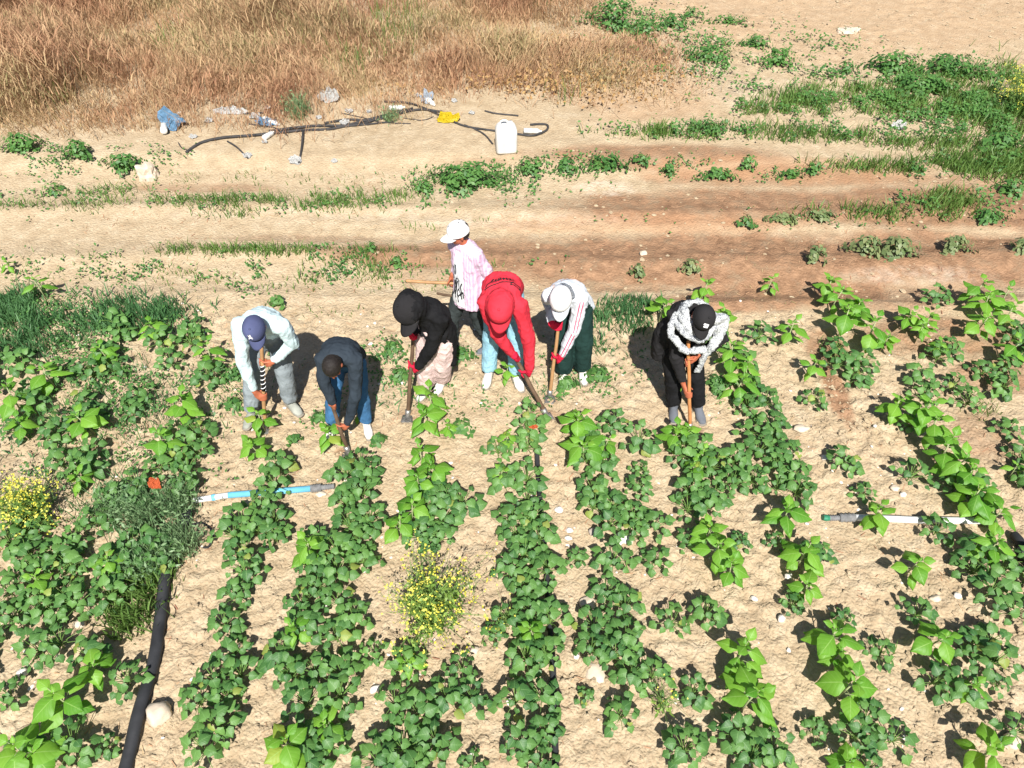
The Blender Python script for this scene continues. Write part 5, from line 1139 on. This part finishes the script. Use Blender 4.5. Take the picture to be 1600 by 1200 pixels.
def build_people():
    # 1 light-blue shirt
    tip, lo, up_ = at(414, 668, .02), at(411, 617, .37), at(410, 567, .71); h = (up_ - tip).normalized(); up_ = tip + h * (up_ - tip).length; lo = tip + h * (lo - tip).length
    j = [[(-.004, .016), (.004, .016), (.003, .008), (.012, .014), (.013, .011), (.004, .002), (.014, -.012), (.009, -.013), (0, -.004), (-.009, -.013), (-.014, -.012), (-.004, .002), (-.012, .004), (-.013, .001), (-.004, .007)]]
    S1 = person(dict(s=.93, pel=at(416, 520, .84), neck=at(408, 506, 1.17), face=V3(.02, -.62, -.76), crown=V3(.0, -.78, .6), footL=G(397, 652), footR=G(456, 636), toeL=V3(-.2, -1, 0), toeR=V3(.75, -.8, 0), handL=('grip', lo, h, .016), handR=('grip', up_, h, .016), elbowL=V3(-1, -.2, -.2), elbowR=V3(1, .6, 0), kneeL=V3(-.3, -1, 0), kneeR=V3(.5, -1, 0), sh_off={'L': V3(-.03, 0, 0), 'R': V3(.02, 0, 0)},
        top='light_blue_cloth', topname='shirt', trousers='grey_denim', shoes='shoe_grey', loose=1.25, cap='cap_navy', emblem=('print_white', [[(x * 1.35, y * 1.35) for x, y in j[0]]], .004), hem=.09, infl=1.05, label='man in light-blue shirt and navy cap hoeing, leftmost of the workers'))
    hoe(tip, tip + h * .93, 'wood_handle', 'wooden hoe with black and white wrapping held by the light-blue shirt', wrap=(.45, .74))
    # 2 boy in navy sweater
    tip, lo, up_ = at(543, 704, .02), at(533, 664, .24), at(519, 634, .46); h = (up_ - tip).normalized(); lo = tip + h * (lo - tip).length
    S2 = person(dict(s=.86, pel=at(541, 558, .76), neck=at(527, 562, 1.03), face=V3(-.02, -.55, -.83), crown=V3(-.04, -.83, .5), footL=G(521, 668), footR=G(574, 668), toeL=V3(-.1, -1, 0), toeR=V3(.3, -1, 0), handL=('grip', up_, h, .016), handR=('grip', lo, h, .016), elbowL=V3(-1, -.1, .1), elbowR=V3(.8, -.2, -.1), kneeL=V3(-.2, -1, 0), kneeR=V3(.2, -1, 0), bow=.07,
        top='navy_cloth', topname='sweater', trousers='blue_denim', shoes='shoe_white', loose=1.15, hair='hair', hem=.12, infl=1.06, label='boy with bare dark hair in navy sweater and blue jeans hoeing'))
    hoe(tip, tip + h * .62, 'dark_handle', 'dark-handled hoe held by the boy in navy')
    # 3 black coat, hood and cap
    tip, lo, up_ = at(637, 647, .02), at(645, 567, .45), at(646, 522, .78); h = (up_ - tip).normalized(); lo = tip + h * (lo - tip).length
    pel = at(681, 518, .84); nk = at(662, 483, 1.17)
    tail = [(pel.lerp(nk, .3), .165, .13), (pel + V3(.02, .04, -.02), .17, .14), (pel + V3(.035, .06, -.18), .155, .10), (pel + V3(.045, .07, -.30), .14, .06), (pel + V3(.06, .07, -.42), .11, .03)]
    S3 = person(dict(s=.94, pel=pel, neck=nk, lat=V3(.75, -.45, .0), hlat=V3(.8, -.5, 0), chest_fwd=V3(-.7, -.7, -.5), face=V3(-.30, -.62, -.72), crown=V3(-.55, -.55, .62), footL=G(668, 608), footR=G(692, 600), toeL=V3(-.5, -1, 0), toeR=V3(-.4, -1, 0), handL=('grip', up_, h, .016), handR=('grip', lo, h, .016), elbowL=V3(.3, .2, -1), elbowR=V3(.7, -.3, -.3), kneeL=V3(-.4, -1, 0), kneeR=V3(-.2, -1, 0), gloves='red_glove',
        top='black_cloth', topname='coat', trousers='pale_pink_cloth', shoes='shoe_white', loose=1.45, hood=True, hood_tip=V3(-.02, .0, -.01), hoodk=1.16, cap='charcoal_cloth', capk=1.30, tails=[(tail, V3(.7, -.6, 0))], hem=.1, infl=1.05, label='worker in long black coat, black hood and red gloves with pink trousers'))
    hoe(tip, tip + h * .98, 'dark_handle', 'hoe standing upright in the red gloves of the black coat')
    # 4 walking man
    pel = at(731, 454, .83); nk = at(727, 381, 1.30); fw = V3(-.68, -.73, 0).normalized(); lt = V3(-.73, .68, 0)
    grip = at(707, 443, .82); hd = V3(-1, .05, .03).normalized()
    wrR = at(749, 460, .84)
    S4 = person(dict(s=.88, pel=pel, neck=nk, lat=-lt, hlat=-lt, chest_fwd=fw, bow=.02, face=V3(-.93, -.30, -.22), crown=V3(-.2, -.08, 1), footL=G(706, 548), footR=G(768, 548), toeL=V3(-1, -.4, 0), toeR=V3(-1, -.4, 0), handL=('grip', grip, hd, .016), handR=('open', wrR, V3(-.25, -.15, -1), V3(-.6, .8, 0), 1), elbowL=V3(.6, .8, -.3), elbowR=V3(.9, .1, -.1), kneeL=V3(-1, -.3, .2), kneeR=V3(-1, -.3, .2), eyes=True, hair='hair',
        top='pink_stripe_cloth', topname='shirt', trousers='black_denim', shoes='shoe_dark', cap='white_cloth', emblem=('grey_fitting', [[(-.006, .012), (.006, .012), (.003, -.010), (-.003, -.010)]], .0), hem=.16, infl=1.07, loose=1.1, label='man in white cap and pink striped shirt walking behind the others'))
    hoe(grip + hd * .40, grip - hd * .18, 'wood_handle', 'plain wooden hoe handle carried level by the walking man', .014, False)
    a, b = at(684, 459, .72), at(716, 464, .74); hoe(a, b + (b - a) * .2, 'dark_handle', 'short dark rod carried by the walking man below the wooden handle', .011, False)
    # 5 man in red
    tip, lo, up_ = at(852, 645, .02), at(821, 583, .36), at(805, 558, .50); h = (up_ - tip).normalized(); lo = tip + h * (lo - tip).length
    S5 = person(dict(s=.96, pel=at(788, 452, .92), neck=at(784, 468, 1.18), face=V3(-.04, -.50, -.86), crown=V3(-.06, -.86, .50), footL=G(764, 590), footR=G(806, 594), toeL=V3(-.2, -1, 0), toeR=V3(.35, -1, 0), handL=('grip', up_, h, .016), handR=('grip', lo, h, .016), elbowL=V3(-1, -.2, .1), elbowR=V3(1, 0, 0), kneeL=V3(-.1, -1, 0), kneeR=V3(.1, -1, 0), gloves='red_glove', bow=.07, sh_off={'L': V3(.0, -.02, -.02), 'R': V3(-.005, -.05, -.03)},
        top='red_cloth', topname='hoodie', trousers='light_denim', shoes='shoe_white', hood=True, hoodk=1.12, cap='red_cloth', capk=1.26, hem=.10, infl=1.08, loose=1.2, label='man in red hooded top with red cap and light denim, middle of the group'))
    hoe(tip, tip + h * .72, 'dark_handle', 'slanting hoe with steel blade held by the man in red', .018, bl_dir=V3(.35, -1, -.2))
    # 6 white and grey
    tip, lo, up_ = at(859, 616, .03), at(870, 556, .40), at(873, 508, .74); h = (up_ - tip).normalized(); lo = tip + h * (lo - tip).length
    S6 = person(dict(s=.90, pel=at(897, 474, .84), neck=at(880, 462, 1.14), lat=V3(1, -.12, 0), face=V3(-.08, -.62, -.76), crown=V3(-.18, -.76, .6), footL=G(881, 588), footR=G(909, 584), toeL=V3(-.2, -1, 0), toeR=V3(.1, -1, 0), handL=('grip', up_, h, .016), handR=('grip', lo, h, .016), elbowL=V3(.1, .1, -1), elbowR=V3(1, .1, -.1), kneeL=V3(-.1, -1, 0), kneeR=V3(.1, -1, 0), gloves='red_glove',
        top='pale_grey_cloth', topname='jacket', trousers='dark_green_cloth', shoes='shoe_white', cap='white_cloth', peak='pale_grey_cloth', flap='pale_grey_cloth', capk=1.1, hem=.16, infl=1.06, loose=1.5, label='worker in pale grey jacket, white flapped cap and dark green trousers'))
    hoe(tip, tip + h * .86, 'wood_handle', 'hoe with square steel blade held by the pale grey jacket', .015)
    # 7 scarf
    tip, lo, up_ = at(1078, 667, .02), at(1074, 611, .40), at(1076, 566, .74); h = (up_ - tip).normalized(); lo = tip + h * (lo - tip).length
    pel = at(1064, 516, .86); nk = at(1086, 490, 1.16)
    tail = [(pel.lerp(nk, .35) + V3(-.05, 0, 0), .13, .12), (pel + V3(-.10, 0, -.02), .12, .11), (pel + V3(-.13, .0, -.18), .10, .08), (pel + V3(-.13, .0, -.32), .075, .06)]
    S7 = person(dict(s=.95, pel=pel, neck=nk, lat=V3(1, -.1, .1), chest_fwd=V3(.3, -1, -.5), face=V3(.02, -.64, -.76), crown=V3(.16, -.76, .62), footL=G(1051, 640), footR=G(1089, 642), toeL=V3(-.1, -1, 0), toeR=V3(.15, -1, 0), handL=('grip', lo, h, .016), handR=('grip', up_, h, .016), elbowL=V3(-.9, -.3, -.2), elbowR=V3(1, .3, 0), kneeL=V3(-.1, -1, 0), kneeR=V3(.1, -1, 0), tails=[(tail, V3(1, 0, 0))],
        top='charcoal_cloth', topname='jacket', trousers='black_cloth', shoes='shoe_dark', cap='cap_black', emblem=('print_white', [[(-.022, .016), (.014, .020), (.020, .006), (.006, .008), (.004, -.002), (.018, -.002), (.014, -.016), (-.016, -.018)]], .018), hem=.10, infl=1.05, loose=1.15, label='man in black with checked scarf and black cap, rightmost worker'))
    hoe(tip, tip + h * .95, 'orange_handle', 'orange-brown hoe handle held by the scarfed man', .015)
    return S1, S2, S3, S4, S5, S6, S7
PEOPLE = build_people()

def panel_on(mesh, org_pt, ax, ay, nrm, x0, x1, y0, y1, off, name, m, parent, n=14, edge=None):
    tree = BVHTree.FromPolygons([v.co.copy() for v in mesh.vertices], [tuple(p.vertices) for p in mesh.polygons]); bm = bmesh.new(); grid = []
    for i in range(n + 1):
        row = []; v = i / n; a, b = edge(v) if edge else (x0, x1)
        for j in range(n + 1):
            o = org_pt + ax * (a + (b - a) * j / n) + ay * (y0 + (y1 - y0) * v); hit = tree.ray_cast(o + nrm * .5, -nrm); row.append(None if hit[0] is None else bm.verts.new(hit[0] + nrm * off))
        grid.append(row)
    for p, q in zip(grid, grid[1:]):
        for j in range(n):
            f4 = (p[j], p[j + 1], q[j + 1], q[j])
            if None not in f4: bm.faces.new(f4)
    bmesh.ops.recalc_face_normals(bm, faces=bm.faces)
    me = from_bm(name, bm); add(name, me, m, parent); return me
def dress_details():
    S1, S2, S3, S4, S5, S6, S7 = PEOPLE
    # open front of the striped shirt: white T-shirt with a black print
    j = S4['_j']; nk = S4['neck'] - j['org']; pl = S4['pel'] - j['org']; n_ = j['fwd'].copy(); n_.z = 0; n_.normalize(); ax = n_.cross(V3(0, 0, 1)).normalized() * -1
    if ax.x < 0: ax = -ax
    ay = V3(0, 0, 1); L = (nk - pl).length
    tee = panel_on(S4['_top'], pl, ax, ay, n_, -.07, .07, -.09, L * .93, .010, 't_shirt', 'white_cloth', S4['_root'], 16, lambda v: (-.085 + .035 * v, .075 - .05 * v))
    r = random.Random(5); st = []
    for k in range(9):
        x = -.07 + .016 * k; y = r.uniform(-.06, .02); st.append([(x, y), (x + r.uniform(-.012, .012), y + .05), (x + r.uniform(-.012, .014), y + .09), (x + r.uniform(-.01, .01), y + r.uniform(.11, .16))])
    ribbon_on(tee, st, pl, ax, ay, n_, .012, 'black_print', 'print_black', S4['_root'])
    ribbon_on(tee, [[(-.055, .17), (-.05, .24), (-.055, .33)], [(-.035, .22), (-.03, .27), (-.036, .32)], [(-.03, .15), (-.01, .15), (-.01, .18), (-.03, .18), (-.03, .15)]], pl, ax, ay, n_, .012, 'dark_print', 'navy_cloth', S4['_root'])
    # script across the back of the red top
    j = S5['_j']; nk = S5['neck'] - j['org']; c = nk - j['tdir'] * .20 * S5['s']; n_ = V3(0, -.25, .95).normalized(); ax = V3(1, 0, 0); ay = n_.cross(ax).normalized()
    if ay.y < 0: ay = -ay
    st = [[(-.135, -.035), (-.10, .0), (-.07, .035), (-.082, .03), (-.085, .005), (-.065, .012), (-.05, .03), (-.052, .008), (-.03, .012), (-.012, .036), (-.03, .036), (-.032, .012), (-.008, .018), (.008, .036), (.008, .012), (.02, .03), (.034, .036), (.032, .012), (.05, .03), (.064, .032), (.056, .010), (.075, .022), (.09, .03)],
          [(-.14, -.05), (-.08, -.03), (0, -.016), (.09, -.018), (.135, -.024)], [(.06, -.034), (.10, -.042), (.135, -.052)], [(.085, -.005), (.075, -.02), (.06, -.034)], [(.135, -.024), (.137, -.038), (.135, -.052)]]
    ribbon_on(S5['_top'], st, c, ax, ay, n_, .009, 'script_print', 'print_black', S5['_root'])
    # two red stripes down the pale sleeve, pink panel on the shoulder
    j = S6['_j']; o = j['org']; q = 'R'
    for nm, a, b in (('upper', j['sh'][q] - o, j['el'][q] - o), ('lower', j['el'][q] - o, j['wr'][q] - o)):
        d = (b - a).normalized(); n_ = V3(.1, -.66, .72); n_ = (n_ - d * n_.dot(d)).normalized(); sd = n_.cross(d).normalized(); ln = (b - a).length
        ribbon_on(S6['_top'], [[(.0, -.010), (ln * .5, -.010), (ln * .93, -.010)], [(.0, .014), (ln * .5, .014), (ln * .93, .014)]], a, d, sd, n_, .007, 'sleeve_stripe', 'stripe_red', S6['_root'])
    c = S6['neck'] - o - j['tdir'] * .17; n_ = V3(0, -.3, .95).normalized(); ay = n_.cross(V3(1, 0, 0)); ribbon_on(S6['_top'], [[(-.06, .10), (.02, .12), (.08, .10)], [(-.12, -.02), (-.125, .02), (-.12, .06)]], c, V3(1, 0, 0), ay, n_, .016, 'pink_stripe', 'pale_pink_cloth', S6['_root'])
    # checked scarf of the rightmost worker
    j = S7['_j']; o = j['org']; s = S7['s']; nk = S7['neck'] - o; u = (j['u'] * .5 + V3(0, -.1, .9)).normalized(); lat = j['lat']; fw = u.cross(lat).normalized()
    if fw.y > 0: fw = -fw
    bm = bmesh.new()
    for (ra, rb, off, rr) in ((.118, .125, V3(0, -.01, .0), .034), (.150, .145, V3(0, -.02, -.05), .030), (.10, .105, V3(0, .0, .035), .028)):
        pts = [nk + off + lat * math.cos(t) * ra * s + fw * (math.sin(t) * rb + .02) * s + u * .02 * math.sin(2 * t + ra * 20) for t in (2 * math.pi * k / 22 for k in range(23))]
        tube(bm, pts, [(rr * s * (1 + .22 * math.sin(k * 1.9)), rr * s * .75) for k in range(23)], 10)
    e = j['sh']['R'] - o
    tube(bm, smooth_path([nk + lat * .10 + fw * .06 + V3(0, 0, .03), e + V3(.07, -.05, .02), e + V3(.06, -.10, -.12), e + V3(.01, -.13, -.24), e + V3(-.02, -.12, -.40), e + V3(-.03, -.11, -.50)], 4), [(.06, .04), (.07, .04), (.075, .04), (.075, .035), (.07, .032), (.062, .03), (.055, .026), (.05, .022), (.042, .02), (.04, .018), (.036, .016), (.033, .014), (.032, .012), (.03, .012), (.03, .012), (.03, .01), (.03, .01), (.03, .01), (.03, .01), (.03, .01), (.03, .01)], 12, side=V3(1, 0, 0))
    tube(bm, [nk + lat * -.14 + fw * .0 + V3(0, 0, -.0), nk + lat * -.19 + fw * .10 + V3(0, 0, -.10), nk + lat * -.06 + fw * .20 + V3(0, 0, -.16), nk + lat * .10 + fw * .20 + V3(0, 0, -.12)], [(.035, .022), (.03, .02), (.03, .02), (.03, .02)], 10)
    add('scarf', remesh(bm, 'scarf', .009, 2, (.012, 16)), 'checked_scarf_cloth', S7['_root'])
dress_details()
